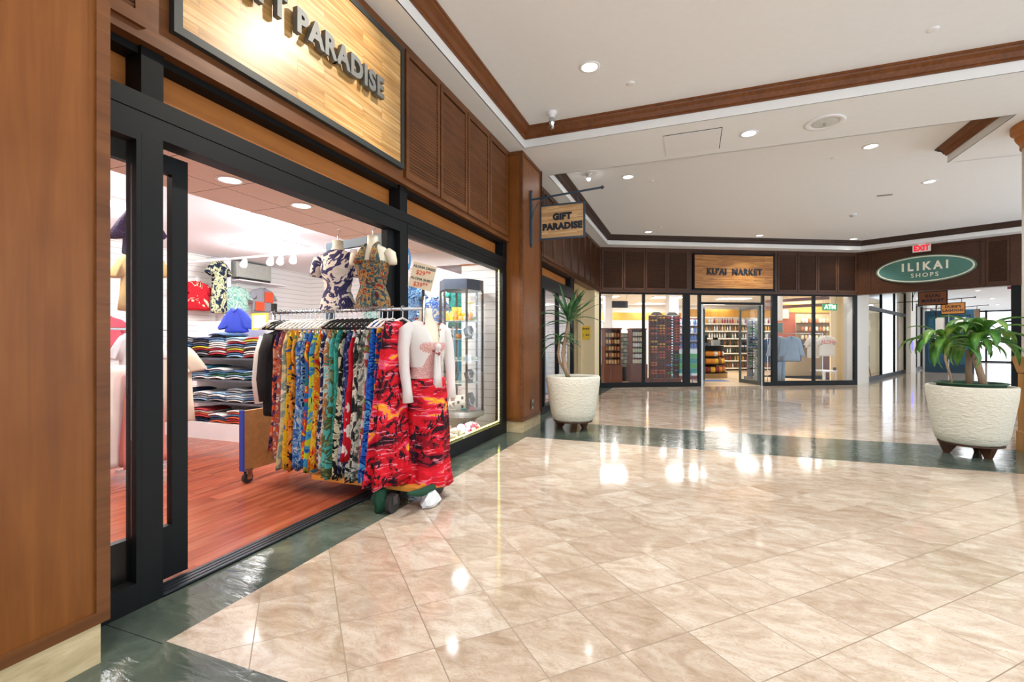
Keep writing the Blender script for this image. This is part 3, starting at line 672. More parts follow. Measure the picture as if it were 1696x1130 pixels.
# sprinkler heads: small white caps
for (x, y, z, d) in ((-.62, 5.23, 4.0, 'beside the downlight of the near tray'), (-.65, 8.52, 4.0, 'beside the left downlight of the far tray'), (2.01, 8.44, 4.0, 'in the middle of the far tray'),
                     (2.01, 5.29, 4.0, 'at the upper right in the near tray'), (-.72, 12.0, 4.0, 'by the far left downlight'), (1.93, 13.5, 4.0, 'near the middle far downlight'), (4.18, 14.6, 4.0, 'near the right far downlight')):
    o = MB().lathe([(.045, z), (.045, z-.006), (.03, z-.012), (.002, z-.013)], (x, y), 20).build('sprinkler_cap', M_shopwhite); tag(o, 'small flat white sprinkler cap '+d, 'sprinkler')
o = thing('spotlight_camera', 'small chrome and white fixture hanging at the corner of the near ceiling tray', 'security camera', (-1.59, 5.55, 4.0))
MB().lathe([(.06, 4.0), (.06, 3.975), (.035, 3.965), (.035, 3.93)], (-1.59, 5.55)).build('base', M_shopwhite, o, smooth=True)
MB().lathe([(.03, 3.93), (.04, 3.91), (.04, 3.86), (.025, 3.84), (.025, 3.80), (.002, 3.798)], (-1.59, 5.55)).build('head', M_chrome, o, smooth=True)
o = thing('track_spotlight', 'small bright spotlight under the beam beside the bracket sign', 'spotlight', (-1.6, 7.79, 4.0))
MB().lathe([(.05, 4.0), (.05, 3.985), (.02, 3.98), (.02, 3.965)], (-1.6, 7.79)).build('stem', M_shopwhite, o, smooth=True)
MB().lathe([(.03, 3.965), (.045, 3.925), (.04, 3.92)], (-1.6, 7.79)).build('head', M_shopwhite, o, smooth=True)
MB().ball((-1.6, 7.79, 3.915), .03).build('bulb', emis('#ffffff', 40, 'bulb_glow'), o)
ap = thing('access_panel', 'square white access panel ajar in the ceiling beam', 'ceiling panel', (0, 6.47, 3.75))
MB().box(-.33, 6.15, 3.752, .33, 6.79, 3.759).build('leaf', M_shopwhite, ap)
MB().box(-.338, 6.142, 3.756, .338, 6.15, 3.7599).box(.33, 6.15, 3.756, .338, 6.79, 3.7599).box(-.338, 6.79, 3.757, .338, 6.793, 3.7599).build('gap', M_blackrough, ap)
for (x, y) in ((.29, 6.3), (.29, 6.45), (.29, 6.62), (0, 6.18)): MB().lathe([(.006, 3.752), (.004, 3.75)], (x, y), 8).build('screw', M_alu, ap)
o = thing('ceiling_speaker', 'round white ceiling speaker grille with a bent rim in the beam', 'speaker', (1.44, 6.43, 3.75))
MB().lathe([(.2, 3.76), (.205, 3.752), (.19, 3.748), (.14, 3.75), (.135, 3.756)], (1.44, 6.43), 32, cap=False).build('rim', M_shopwhite, o, smooth=True)
MB().lathe([(.135, 3.752), (.08, 3.747), (.002, 3.746)], (1.44, 6.43), 24).build('grille', plain('#d4d4d2', .7, name='perforated_grille'), o)
MB().lathe([(.012, 3.746), (.01, 3.72), (.002, 3.718)], (1.44, 6.43), 8).build('pin', M_alu, o)
o = thing('smoke_detector', 'round white smoke detector in the middle of the far ceiling tray', 'smoke detector', (3.27, 12.3, 3.95))
MB().lathe([(.075, 4.0), (.075, 3.985), (.06, 3.98)], (3.27, 12.3)).build('base', M_shopwhite, o); MB().lathe([(.045, 3.98), (.045, 3.955), (.03, 3.945)], (3.27, 12.3)).build('sensor', plain('#b9b9b6', .6, name='grey_plastic'), o)
o = MB().box(3.29, 10.87, 3.99, 3.53, 10.93, 4.0).build('ceiling_vent', plain('#8f8b86', .6, name='grey_slot')); tag(o, 'thin rectangular grey slot vent in the far ceiling tray', 'vent')
# thermostat on the pillar
o = thing('wall_switch', 'small steel switch plate low on the wooden pillar beside the left planter', 'switch', (-2.1, 6.33, .3))
MB().box(-2.1, 6.30, .27, -2.094, 6.37, .40).build('plate', M_alu, o); MB().box(-2.094, 6.325, .31, -2.09, 6.345, .36).build('rocker', M_blackrough, o)

# ================================================================== PLANTERS
def planter(x, y, label, liner=None):
    o = thing('planter', label, 'planter', (x, y, 0))
    MB().lathe([(.05, .13), (.25, .13), (.285, .155), (.31, .25), (.34, .45), (.365, .62), (.372, .725), (.365, .742), (.335, .742), (.325, .70), (.30, .60), (.05, .60)], (x, y), 48).build('pot', M_pot, o, smooth=True)
    M_legp = M_walnut
    for a in (math.radians(-70), math.radians(50), math.radians(170)):
        c, s = math.cos(a), math.sin(a); m = Matrix.Translation((x, y, 0)) @ Matrix.Rotation(a, 4, 'Z')
        MB(m).loft([[(.17, -.02, 0), (.22, -.02, 0), (.22, .02, 0), (.17, .02, 0)], [(.08, -.035, .135), (.27, -.035, .135), (.27, .035, .135), (.08, .035, .135)]]).build('leg', M_legp, o)
    MB().lathe([(.24, .115), (.27, .115), (.27, .1305), (.24, .1305)], (x, y), 32).build('base_ring', M_legp, o)
    MB().lathe([(.002, .60), (.318, .60), (.32, .67), (.2, .68), (.002, .685)], (x, y), 24).build('soil', M_soil, o)
    if liner: MB().lathe([(.27, .66), (.275, .755), (.30, .765), (.30, .775), (.265, .775), (.255, .68)], (x, y), 32, cap=False).build('nursery_pot', liner, o, smooth=True)
    return o
pl = planter(-1.55, 6.47, 'rough cream stucco planter on three wooden feet beside the pillar, holding a tall palm-like plant')
pr = planter(2.80, 6.52, 'rough cream stucco planter on three wooden feet at the right by the wooden bin', plain('#3c5a41', .6, name='green_plastic_pot'))
def leaf_blade(mb, p, az, el, L, W, droop, rnd, n=9, fold=.25):
    """arching strap leaf: midrib integrates downwards"""
    pos = Vector(p); a = az; e = el; rings = []; step = L/n
    for i in range(n+1):
        t = i/n; wdt = W*(math.sin(PI*min(1, t*.92+.08))**.75)*.5 if t < .999 else .002
        d = Vector((math.cos(e)*math.cos(a), math.cos(e)*math.sin(a), math.sin(e))); side = Vector((-math.sin(a), math.cos(a), 0)); up = side.cross(d)*-1
        rings.append([pos-side*wdt+up*wdt*fold, pos-up*.0, pos+side*wdt+up*wdt*fold, pos+up*-.003])
        pos = pos+d*step; e -= droop/n*(1+.6*t); a += rnd.uniform(-.06, .06)
    mb.loft(rings, cap=False)
def rosette(mb, p, n, L, W, rnd, el=(0.2, 1.2), droop=(1.2, 2.2)):
    for k in range(n):
        az = 2*PI*k/n*2.4+rnd.uniform(-.3, .3); e = rnd.uniform(*el)
        leaf_blade(mb, (p[0], p[1], p[2]+rnd.uniform(-.08, .05)), az, e, L*rnd.uniform(.75, 1.1), W*rnd.uniform(.8, 1.1), rnd.uniform(*droop), rnd)
rl_ = random.Random(3)
o = thing('dracaena_plant', 'tall slim dracaena with narrow arching leaves in the left planter', 'plant', (-1.55, 6.47, .66))
MB().tube([(-1.60, 6.47, .66), (-1.66, 6.46, .85), (-1.69, 6.46, 1.05), (-1.65, 6.46, 1.28), (-1.61, 6.46, 1.50)], [.036, .032, .028, .025, .022]).build('stem', M_bark, o, smooth=True)
MB().tube([(-1.66, 6.48, .8), (-1.74, 6.47, .93), (-1.765, 6.47, 1.05), (-1.74, 6.47, 1.24)], [.024, .02, .018, .016]).build('stem', M_bark, o, smooth=True)
m = MB(); rosette(m, (-1.61, 6.46, 1.54), 32, .50, .06, rl_, (.0, 1.3), (.1, .9)); m.build('foliage', M_leaf2, o, smooth=True)
m = MB(); rosette(m, (-1.74, 6.47, 1.26), 18, .36, .05, rl_, (-.2, .8), (.6, 1.3)); m.build('foliage', M_leaf2, o, smooth=True)
o = thing('corn_plant', 'broad-leaved corn plant with drooping leaves in the right planter', 'plant', (2.80, 6.52, .69))
MB().tube([(2.92, 6.5, .66), (2.88, 6.5, .85), (2.845, 6.5, 1.0), (2.84, 6.5, 1.17)], [.045, .034, .036, .03]).build('stem', M_bark, o, smooth=True)
MB().tube([(2.83, 6.6, .66), (2.82, 6.6, .9), (2.82, 6.6, 1.12)], [.034, .03, .026]).build('stem', M_bark, o, smooth=True)
MB().tube([(2.62, 6.45, .68), (2.60, 6.45, .85), (2.555, 6.44, 1.02), (2.55, 6.44, 1.15)], [.014, .012, .012, .01]).build('stem', M_bark, o, smooth=True)
for p, n, L in (((2.88, 6.5, 1.26), 22, .56), ((2.54, 6.44, 1.2), 20, .48), ((2.78, 6.6, 1.22), 12, .44)):
    m = MB(); rosette(m, p, n, L, .105, rl_, (.1, 1.2), (1.4, 2.5)); m.build('foliage', M_leaf, o, smooth=True)
# wooden bin at the right edge
o = thing('waste_bin', 'tan wooden waste bin with a flared top at the right edge by the column', 'bin', (3.60, 6.72, 0))
BX = Matrix.Translation((3.60, 6.72, 0))
MB(BX).loft([[(-e, -e, z), (e, -e, z), (e, e, z), (-e, e, z)] for e, z in ((.22, 0), (.22, .22), (.21, .225), (.21, .86))]).build('body', wood('tan_bin_wood', '#b07a3c', '#c08a48', '#cf9a58'), o)
MB(BX).loft([[(-e, -e, z), (e, -e, z), (e, e, z), (-e, e, z)] for e, z in ((.205, .865), (.215, .87), (.25, 1.04), (.255, 1.05))]).build('top', wood('tan_bin_wood_top', '#b07a3c', '#c48e4e', '#d49e5e'), o)
MB(BX).box(-.2, -.2, .86, .2, .2, .8649).build('shadow_gap', M_blackrough, o)

# ================================================================== CLOTHES RACK
FL = dict(
 sheer=M_sheer, black=plain('#1b1a1c', .85, name='black_knit'),
 purple=floral('dark_purple_orange_print', '#2a2440', ('#4a3560', '#e0653a', '#e9a184'), 9),
 peach=floral('peach_patchwork_print', '#d9c0a6', ('#c85a3a', '#8b5566', '#e8dccb'), 12),
 cream=floral('cream_yellow_print', '#efe3b0', ('#d8cf9a', '#8fa39a', '#f6f0d8'), 8),
 skyfl=floral('white_blue_floral', '#e7eaf0', ('#7aa3d6', '#3c67b5', '#f1e4b8'), 11),
 yelnavy=floral('yellow_hibiscus_on_navy', '#1d2a4c', ('#f0c419', '#e8a21a', '#2f5fa8'), 9),
 orangeblk=floral('orange_black_print', '#1d1a1c', ('#e8862e', '#f0a94a', '#5a7a3c'), 10),
 navyleaf=floral('navy_with_blue_leaves', '#14213f', ('#3f7fc0', '#a9cde8', '#183060'), 12, dist=2.5),
 navywhite=floral('navy_white_floral', '#1c2a50', ('#24386a', '#e8e4dc', '#8a3c50'), 12),
 rainbow=floral('yellow_red_blue_tropical', '#f2c21c', ('#e2411e', '#2a62b8', '#1c8a4c'), 8),
 bluelime=floral('blue_lime_tropical', '#1f5fae', ('#4aa8d8', '#cfe03a', '#14305a'), 8),
 redor=floral('red_orange_hibiscus', '#d8261c', ('#f07a22', '#f8c93a', '#8a1418'), 9),
 paleaqua=floral('pale_aqua_floral', '#a8dcd8', ('#f0f2e8', '#e0894a', '#4c9c9a'), 9),
 teal=floral('turquoise_with_olive_palms', '#4fb5ad', ('#62c4bc', '#57663c', '#8c9868'), 6, dist=2.2),
 teal2=floral('teal_plain_print', '#3aa090', ('#48b0a0', '#2f8578', '#6fc4b4'), 6),
 blkcream=floral('black_cream_leaf_print', '#191818', ('#201e1c', '#e6dcb8', '#b8ac86'), 7, dist=2.4),
 navy=floral('navy_small_print', '#1b2550', ('#24306a', '#50609a', '#c8c8d8'), 16),
 red=floral('red_with_white_hibiscus', '#cf1626', ('#d8202e', '#cf1626', '#b81020'), 7, petal='#f2e2dc', pscale=8),
 bwleaf=floral('black_white_bold_leaf', '#1c1c1e', ('#3a3a3a', '#e8e4d4', '#9ea08e'), 6, dist=2.6),
 greyfl=floral('grey_cream_floral', '#b8b8a8', ('#e4e0d0', '#6f7468', '#40443c'), 8, dist=2),
 whitered=floral('white_with_red_blossom', '#f0ece6', ('#e8e2da', '#c84a48', '#8aa04a'), 7),
 royal=floral('royal_blue_sunset_print', '#1450c0', ('#2a78dc', '#0c2f86', '#5ab0e8'), 6, stretch=(1,1,2.2)),
 nvyel=floral('navy_yellow_hem_print', '#1a2f6e', ('#e8a828', '#1450a0', '#e8542a'), 6),
 crimson=floral('crimson_pink_sunset_print', '#b81238', ('#e0285a', '#5a1438', '#f09a3a'), 6, stretch=(1,1,1.6)),
)
def sunset():
    t = NT('red_sunset_palm_print'); v = t.co((1, 1, 2.6), loc=(4, 2, 7)); f = t.noise(v, 3.1, 3, .5, 1.1)
    c = t.ramp(f, [(.28, srgb('#250714')), (.39, srgb('#860a1c')), (.45, srgb('#c41020')), (.54, srgb('#d4182c')), (.60, srgb('#d8486a')), (.63, srgb('#e89024')), (.70, srgb('#f0b03a'))], 'CONSTANT')
    v2 = t.co((1, 1, 9)); s_ = t.noise(v2, 5, 3, .6, .8)
    c = t.mix(t.math('MULTIPLY', t.math('GREATER_THAN', s_, .60), .7), c, srgb('#e58a9a'))
    p = t.noise(t.co((1, 1, 1), loc=(9, 3, 5)), 6.5, 5, .7, 3); q = t.vor(t.co(), 3.2)
    m_ = t.math('MULTIPLY', t.math('GREATER_THAN', p, .54), t.math('LESS_THAN', q, .5))
    c = t.mix(m_, c, srgb('#1e0c16')); return t.out(c, .75, 0, .2)
M_sunset = sunset()
def garment_mesh(prof, folds, amp, rnd, n=44, th0=0.0):
    """prof: (z, rx, ry) top to bottom; folds deepen downwards"""
    m = MB(); rings = []; z0, z1 = prof[0][0], prof[-1][0]; ph = rnd.uniform(0, 6); ph2 = rnd.uniform(0, 6); K = 14
    for k in range(K+1):
        t = k/K; z = z0+(z1-z0)*t
        for a, b in zip(prof[:-1], prof[1:]):
            if a[0] >= z >= b[0]-1e-9:
                u = (a[0]-z)/max(1e-6, a[0]-b[0]); rx = a[1]+(b[1]-a[1])*u; ry = a[2]+(b[2]-a[2])*u; break
        g = amp*t**.8; r_ = []
        for i in range(n):
            th = 2*PI*i/n; q = 1+g*(math.sin(folds*th+ph+.8*math.sin(2.2*t+ph2))+.4*math.sin((folds*2+1)*th+ph2))
            r_.append((rx*q*math.cos(th)+.012*t*math.sin(3*t*PI+ph), ry*q*math.sin(th), z+(.012*math.sin(5*th+ph) if k == K else 0)))
        rings.append(r_)
    m.loft(rings, cap=True); return m
RB = (-1.93, 3.12)
rk = thing('clothes_rack', 'rolling clothes rack with a plywood base board and chrome rail in the shop doorway', 'clothes rack', (-2.72, 3.14, 0))
MB().box(-3.585, 2.95, .11, -3.55, 3.50, .62).build('end_board', M_ply, rk)
MB().box(-3.59, 2.935, .11, -3.545, 2.95, .625).build('edge_trim', plain('#2c48b0', .5, name='blue_edge_tape'), rk)
MB().box(-2.80, 2.93, .125, -1.84, 3.42, .16).build('base_board', wood('orange_pine_board', '#c47a2c', '#d68c38', '#e09c48', axis=0), rk)
for (x, y) in ((-3.56, 2.99), (-3.56, 3.44), (-1.98, 2.83), (-1.89, 3.33)):
    big = x > -2.5; r_ = .068 if big else .045; c = .068 if big else .045
    cs = MB().box(x-.03, y-.03, .1101 if not big else .118, x+.03, y+.03, .124)
    cs.box(x-.024, y-.02, c-.01, x-.018, y+.03, .12).box(x+.018, y-.02, c-.01, x+.024, y+.03, .12); ca = cs.build('caster', M_chrome, rk)
    wh = MB().cyl((x-.016, y, c), (x+.016, y, c), r_, n=24); wh.cyl((x-.018, y, c), (x+.018, y, c), r_*.35, n=12); wh.build('wheel', M_rubber, ca, smooth=False)
MB().tube([(-3.40, 3.12, .24), (-3.40, 3.12, 1.49)], .016).build('upright', M_chrome, rk, smooth=True)
MB().tube([(-1.905, 3.12, .16), (-1.905, 3.12, 1.55)], .014).build('upright', M_chrome, rk, smooth=True)
MB().cyl((-3.40, 3.12, 1.47), (-3.40, 3.12, 1.54), .024).build('clamp', M_rubber, rk)
MB().tube([(-3.42, 3.12, 1.462), (-1.89, 3.12, 1.462)], .013).build('rail', M_chrome, rk, smooth=True)
MB().tube([(-3.55, 3.22, .24), (-2.79, 3.22, .24), (-2.70, 3.22, .165)], .014).build('tie_bar', M_chrome, rk, smooth=True)
# hangers
def hanger_proto(name, mat, wdt=.40, loc=(-3.3, 3.12, 1.34), r=.006, clip=False):
    h = thing(name, None, 'hanger', loc); x, y, z = loc
    MB().tube([(x, y, z+.05)]+[(x, y-.0-.022*math.sin(a), z+.108-.0+.022-.022*math.cos(a)+0) for a in [PI*k/5*1.4-.2 for k in range(6)]], .0035, 6).build('hook', M_chrome, h)
    m = MB(); m.tube([(x, y, z+.055), (x, y-wdt*.25, z+.03), (x, y-wdt*.5, z-.02)], r, 6); m.tube([(x, y, z+.055), (x, y+wdt*.25, z+.03), (x, y+wdt*.5, z-.02)], r, 6)
    m.tube([(x, y-wdt*.5, z-.02), (x, y, z-.026), (x, y+wdt*.5, z-.02)], r*.8, 6); m.build('shoulders', mat, h)
    return h
M_hblack = plain('#141414', .4, name='black_plastic_hanger'); M_hwhite = plain('#efece6', .4, name='white_plastic_hanger')
HG = {}
HG['black'] = hanger_proto('clothes_hanger', M_hblack, .36, (-3.33, 3.12, 1.335), .008)
HG['white'] = hanger_proto('clothes_hanger', M_hwhite, .36, (-3.38, 3.12, 1.335), .008)
for k in HG: kids_of(HG[k])
def L(o, s): o['label'] = s; return o
# (material, half thickness top/bottom, half width bottom, hem z, top z, hanger, label)
GR = [('sheer', .03, .035, .17, .62, 1.30, 'white', 'sheer white jacket at the far left end of the rolling rack'),
 ('black', .03, .035, .18, .60, 1.32, 'black', 'black crocheted jacket second from the left end of the rack'),
 ('purple', .025, .04, .17, .32, 1.30, 'black', 'dark purple dress with orange print near the left end of the rack'),
 ('peach', .025, .05, .18, .25, 1.30, 'white', 'peach and red patchwork print dress near the left end of the rack'),
 ('cream', .02, .04, .18, .17, 1.29, 'white', 'cream and pale yellow dress with narrow straps on the rack'),
 ('yelnavy', .022, .045, .18, .17, 1.30, 'white', 'navy dress with yellow hibiscus flowers on the rack'),
 ('orangeblk', .022, .04, .18, .17, 1.29, 'white', 'black dress with orange leaves on the rack'),
 ('skyfl', .02, .035, .17, .18, 1.28, 'white', 'white and blue floral dress on the left half of the rack'),
 ('navyleaf', .022, .045, .18, .18, 1.28, 'white', 'navy dress with pale blue fan leaves on the rack'),
 ('rainbow', .022, .045, .18, .2, 1.27, 'white', 'yellow, red and blue tropical dress on the rack'),
 ('bluelime', .022, .045, .18, .17, 1.27, 'white', 'blue and lime tropical dress on the rack'),
 ('redor', .022, .045, .18, .2, 1.27, 'white', 'red and orange hibiscus dress on the rack'),
 ('navywhite', .02, .035, .17, .22, 1.27, 'white', 'navy dress with white flowers, left of the turquoise dress'),
 ('paleaqua', .022, .04, .18, .2, 1.28, 'black', 'pale aqua floral dress beside the turquoise palm dress'),
 ('teal', .026, .062, .21, .155, 1.28, 'black', 'turquoise dress with olive palms in the middle of the rack'),
 ('teal2', .02, .035, .17, .2, 1.30, 'black', 'plain teal dress behind the turquoise palm dress'),
 ('blkcream', .024, .06, .20, .15, 1.29, 'black', 'black dress with cream leaf sprays in the middle of the rack'),
 ('navy', .02, .035, .18, .2, 1.28, 'black', 'navy small print dress left of the red hibiscus dress'),
 ('red', .028, .062, .21, .30, 1.27, 'black', 'bright red dress with white hibiscus flowers on the rack'),
 ('bwleaf', .03, .055, .21, .15, 1.29, 'black', 'black and white bold leaf dress right of the red dress'),
 ('greyfl', .024, .05, .20, .15, 1.29, 'black', 'grey and cream floral dress right of the black and white one'),
 ('whitered', .024, .05, .20, .155, 1.28, 'black', 'white dress with red blossoms left of the royal blue dress'),
 ('royal', .032, .062, .22, .17, 1.35, 'white', 'royal blue sunset print wrap near the right end of the rack'),
 ('nvyel', .02, .04, .19, .17, 1.33, 'white', 'narrow navy and yellow print wrap beside the royal blue one'),
 ('crimson', .025, .06, .21, .17, 1.33, 'white', 'crimson and pink sunset wrap beside the large red skirt')]
gr = random.Random(11); X0, X1 = -3.33, -2.18; ng = len(GR)
for i, (mk, a0, a1, hw, zb, zt, hg, lab) in enumerate(GR):
    x = X0+(X1-X0)*i/(ng-1); wrap = zt >= 1.33
    h = HG[hg] if False else dup(HG[hg], (x, 3.12, 1.335), label='%s plastic hanger holding the %s' % (hg, ' '.join(lab.split(' on the')[0].split(' at the')[0].split(' near')[0].split(' in the')[0].split(',')[0].split()[:9])), group='hangers on the rolling rack')
    o = thing('hanging_dress', lab, 'dress', (x, 3.12, zb), 'clothes on the rolling rack')
    if i < 2:
        pr_ = [(zt, .012, .05), (zt-.05, a0, .19), (zt-.25, a0+.004, .18), (zb, a1, hw)]
    elif wrap: pr_ = [(zt, .02, .12), (zt-.3, a0, .15), (zb, a1, hw)]
    else: pr_ = [(zt, .012, .10), (zt-.12, a0, .15), (zt-.32, a0, .14), (zb, a1, hw)]
    m = garment_mesh(pr_, gr.choice((7, 8, 9)), .13, gr)
    for v in m.bm.verts: v.co += Vector((x, 3.12-(.0 if i < 2 else .01), 0))
    m.build('skirt', FL[mk], o, smooth=True)
    if i < 2:
        for s in (-1, 1): m = MB().tube([(x, 3.12+s*.165, zt-.05), (x-.01, 3.12+s*.20, zt-.2), (x-.02, 3.12+s*.215, zt-.42), (x-.02, 3.12+s*.20, zt-.6)], [.035, .042, .04, .03], 10); m.build('sleeve', FL[mk], o, smooth=True)
    else:
        for s in (-1, 1): MB().tube([(x, 3.12+s*.10, zt-.01), (x, 3.12+s*.075, 1.362 if wrap else 1.352)], .007, 5).build('strap', FL[mk], o)
for k in HG:                      # the two pattern hangers take the last free places on the rail
    HG[k]['label'] = '%s plastic hanger hanging empty at the left end of the rail' % k; HG[k]['group'] = 'hangers on the rolling rack'
# big red skirt at the right end
o = thing('hanging_skirt', 'large red sunset print skirt with palm trees at the right end of the rack', 'skirt', (-2.08, 3.0, .17), 'clothes on the rolling rack')
m = garment_mesh([(1.36, .03, .12), (1.1, .06, .17), (.7, .085, .23), (.19, .13, .31)], 9, .11, random.Random(2), n=72)
for v in m.bm.verts: v.co += Vector((-2.075, 3.0, 0))
m.build('skirt', M_sunset, o, smooth=True)
dup(HG['white'], (-2.075, 3.10, 1.335), label='white plastic hanger holding the large red skirt', group='hangers on the rolling rack')

# ---- mannequin torsos
def torso(T, sc=1.0, arms=()):
    prof = [(.0, .165, .105), (.08, .16, .10), (.20, .118, .082), (.30, .135, .10), (.38, .150, .118), (.46, .155, .10), (.53, .165, .078), (.565, .125, .062), (.59, .068, .055), (.62, .05, .05), (.68, .05, .05)]
    def ring(z, a, b, k=0): return [T @ Vector((a*math.cos(th)*sc, (b*math.sin(th)+(.02 if math.sin(th) < 0 and .3 < z < .45 else 0)*-abs(math.sin(th))*1)*sc, z*sc)) for th in [2*PI*i/28 for i in range(28)]]
    m = MB().loft([ring(*p) for p in prof]); return m, ring
def bust(name, label, cat, T, sc, cloth, cloth_prof, group=None, sleeves=None, hook=True, arms=True, skirt=None):
    org = tuple(T @ Vector((0, 0, 0))); o = thing(name, label, cat, org, group)
    m, ring = torso(T, sc); 
    m.build('body', M_bust, o, smooth=True)
    if arms:
        for s in (-1, 1): m = MB().tube([T @ Vector((s*.145*sc, 0, .515*sc)), T @ Vector((s*.185*sc, .0, .49*sc)), T @ Vector((s*.20*sc, 0, .43*sc)), T @ Vector((s*.205*sc, 0, .40*sc))], [.05*sc, .052*sc, .046*sc, .04*sc], 12); m.build('arm_stub', M_bust, o, smooth=True)
    if hook:
        MB().tube([T @ Vector((0, 0, .675*sc)), T @ Vector((0, 0, .73*sc)), T @ Vector((.03*sc, 0, .76*sc)), T @ Vector((.015*sc, 0, .80*sc)), T @ Vector((-.02*sc, 0, .79*sc))], .004, 6).build('hook', M_chrome, o)
    if cloth_prof:
        m = MB(); m.loft([ring(*p) for p in cloth_prof], cap=False); m.build('blouse', cloth, o, smooth=True)
    if sleeves:
        for s in (-1, 1): MB().tube([T @ Vector((s*x, y, z)) for x, y, z in sleeves[0]], sleeves[1], 14).build('sleeve', cloth, o, smooth=True)
    return o
M_b1 = floral('cream_navy_leaf_blouse', '#3a3458', ('#43406a', '#efe2d4', '#e6d5c4'), 7, dist=2.4)
M_b2 = floral('multicolour_red_teal_print', '#8a2a22', ('#a8864e', '#34585e', '#5a1a18'), 12, dist=2.6)
def TB(x, y, z, a): return Matrix.Translation((x, y, z)) @ Matrix.Rotation(a, 4, 'Z')
sc = .86
T = TB(-2.78, 3.20, 1.47, .25)
bust('mannequin_torso', 'cream hanging torso in a white and navy leaf print blouse above the rack', 'mannequin', T, sc, M_b1,
     [(.0, .175, .115), (.08, .17, .11), (.20, .128, .092), (.30, .145, .112), (.38, .16, .13), (.46, .165, .112), (.53, .172, .09), (.562, .14, .072), (.585, .085, .066)],
     sleeves=([(.14*sc, 0, .50*sc), (.185*sc, 0, .48*sc), (.215*sc, 0, .40*sc), (.225*sc, 0, .33*sc)], [.055*sc, .066*sc, .062*sc, .058*sc]), arms=False)
T = TB(-2.44, 3.22, 1.49, .15)
b2 = bust('mannequin_torso', 'cream hanging torso in a red and teal halter top beside the door post', 'mannequin', T, sc*1.0, M_b2,
     [(.0, .175, .115), (.08, .17, .11), (.20, .126, .09), (.30, .143, .11), (.38, .158, .128), (.43, .15, .118)])
for s in (-1, 1): m = MB().tube([T @ Vector((s*.08*sc, -.115*sc, .40*sc)), T @ Vector((s*.07*sc, -.10*sc, .48*sc)), T @ Vector((s*.055*sc, -.07*sc, .56*sc)), T @ Vector((s*.045*sc, -.0*sc, .615*sc)), T @ Vector((s*.01*sc, .06*sc, .60*sc))], [.055*sc, .042*sc, .022*sc, .014*sc, .012*sc], 10); m.build('halter_strap', M_b2, b2, smooth=True)
# rack mannequin: lace top, sheer jacket, red skirt, necklace
T = TB(-1.93, 3.20, .80, PI/2-.35); sc = .98
rm = bust('mannequin_torso', 'cream torso in sheer white tied jacket and red skirt at the rack end', 'mannequin', T, sc, M_lace,
     [(.06, .175, .115), (.13, .152, .105), (.20, .13, .092), (.30, .145, .11), (.38, .16, .128), (.41, .157, .118)], hook=False, arms=False)
m = MB(); prof = [(.22, .14, .105), (.30, .155, .12), (.38, .168, .136), (.46, .17, .118), (.53, .176, .092), (.565, .14, .075), (.59, .08, .065)]
rings = []
for k, (z, a, b) in enumerate(prof):
    gap = (.75, .45, .10, .26, .38, .5, .9)[k]          # open front
    rings.append([T @ Vector((a*math.sin(th)*sc, -b*math.cos(th)*sc, z*sc)) for th in [gap+(2*PI-2*gap)*i/30 for i in range(31)]])
m.loft(rings, cap=False, closed=False); m.build('jacket', M_sheer, rm, smooth=True)
for s in (-1, 1): m = MB().tube([T @ Vector(p) for p in ((s*.14, 0, .52), (s*.19, 0, .49), (s*.22, -.01, .36), (s*.225, -.03, .2), (s*.215, -.05, .06), (s*.21, -.055, -.04))], [.045, .052, .045, .039, .034, .04], 12); m.build('sleeve', M_sheer, rm, smooth=True)
m = MB(); m.ball(tuple(T @ Vector((.0, -.142, .37))), .026)
for s in (-1, 1): m.loft([[T @ Vector((s*.012+dx, -.14+dy, z)) for dx, dy in ((-w2, 0), (0, -.008), (w2, 0), (0, .008))] for z, w2 in ((.37, .01), (.28, .022), (.14, .03), (.06, .034))])
m.build('jacket_tie', M_sheer, rm, smooth=True)
m = MB(); pts = [T @ Vector((.075*math.sin(a), -.07-.085*(1-abs(math.sin(a)))**.8 if math.cos(a) > 0 else .03, .585-.27*max(0, math.cos(a))**1.2)) for a in [2*PI*i/32 for i in range(40)]]
for i, p in enumerate(pts): m.ball(tuple(p), .008 if i % 3 else .011, 8, 6)
m.build('necklace', plain('#9c3a2c', .4, name='red_brown_beads'), rm)
m = garment_mesh([(.93, .128, .168), (.84, .145, .175), (.5, .155, .185), (.11, .17, .21)], 8, .10, random.Random(5), n=60)
for v in m.bm.verts: v.co += Vector((-1.925, 3.205, 0))
m.build('skirt', M_sunset, rm, smooth=True)
# price card on the rack
pc = thing('price_sign', 'beige ALOHA DRESS and ALOHA SHIRT price card tilted above the rack end', 'sign', (-1.905, 3.14, 1.552))
MB().cyl((-1.905, 3.12, 1.552), (-1.905, 3.12, 1.66), .011).build('stem', M_rubber, pc)
PM = Matrix.Translation((-1.90, 3.10, 1.70)) @ Matrix.Rotation(math.radians(24), 4, 'Z') @ Matrix.Rotation(math.radians(-14), 4, 'Y').inverted()
MB(PM).box(-.088, -.003, -.095, .088, .003, .095).build('card', plain('#d9c4a4', .7, name='beige_card'), pc)
for z, s_, tx, mt in ((.065, .026, 'ALOHA DRESS', M_letterdark), (.022, .046, '$29⁹⁹', plain('#c8401c', .6, name='orange_red_ink')), (-.025, .026, 'ALOHA SHIRT', M_letterdark), (-.068, .046, '$39⁹⁹', plain('#c8401c', .6, name='orange_red_ink'))):
    text(tx, s_, mt, 'lettering', pc, PM @ TM((0, -.0035, z), (1, 0, 0), (0, 0, 1)), .0006, .0008)
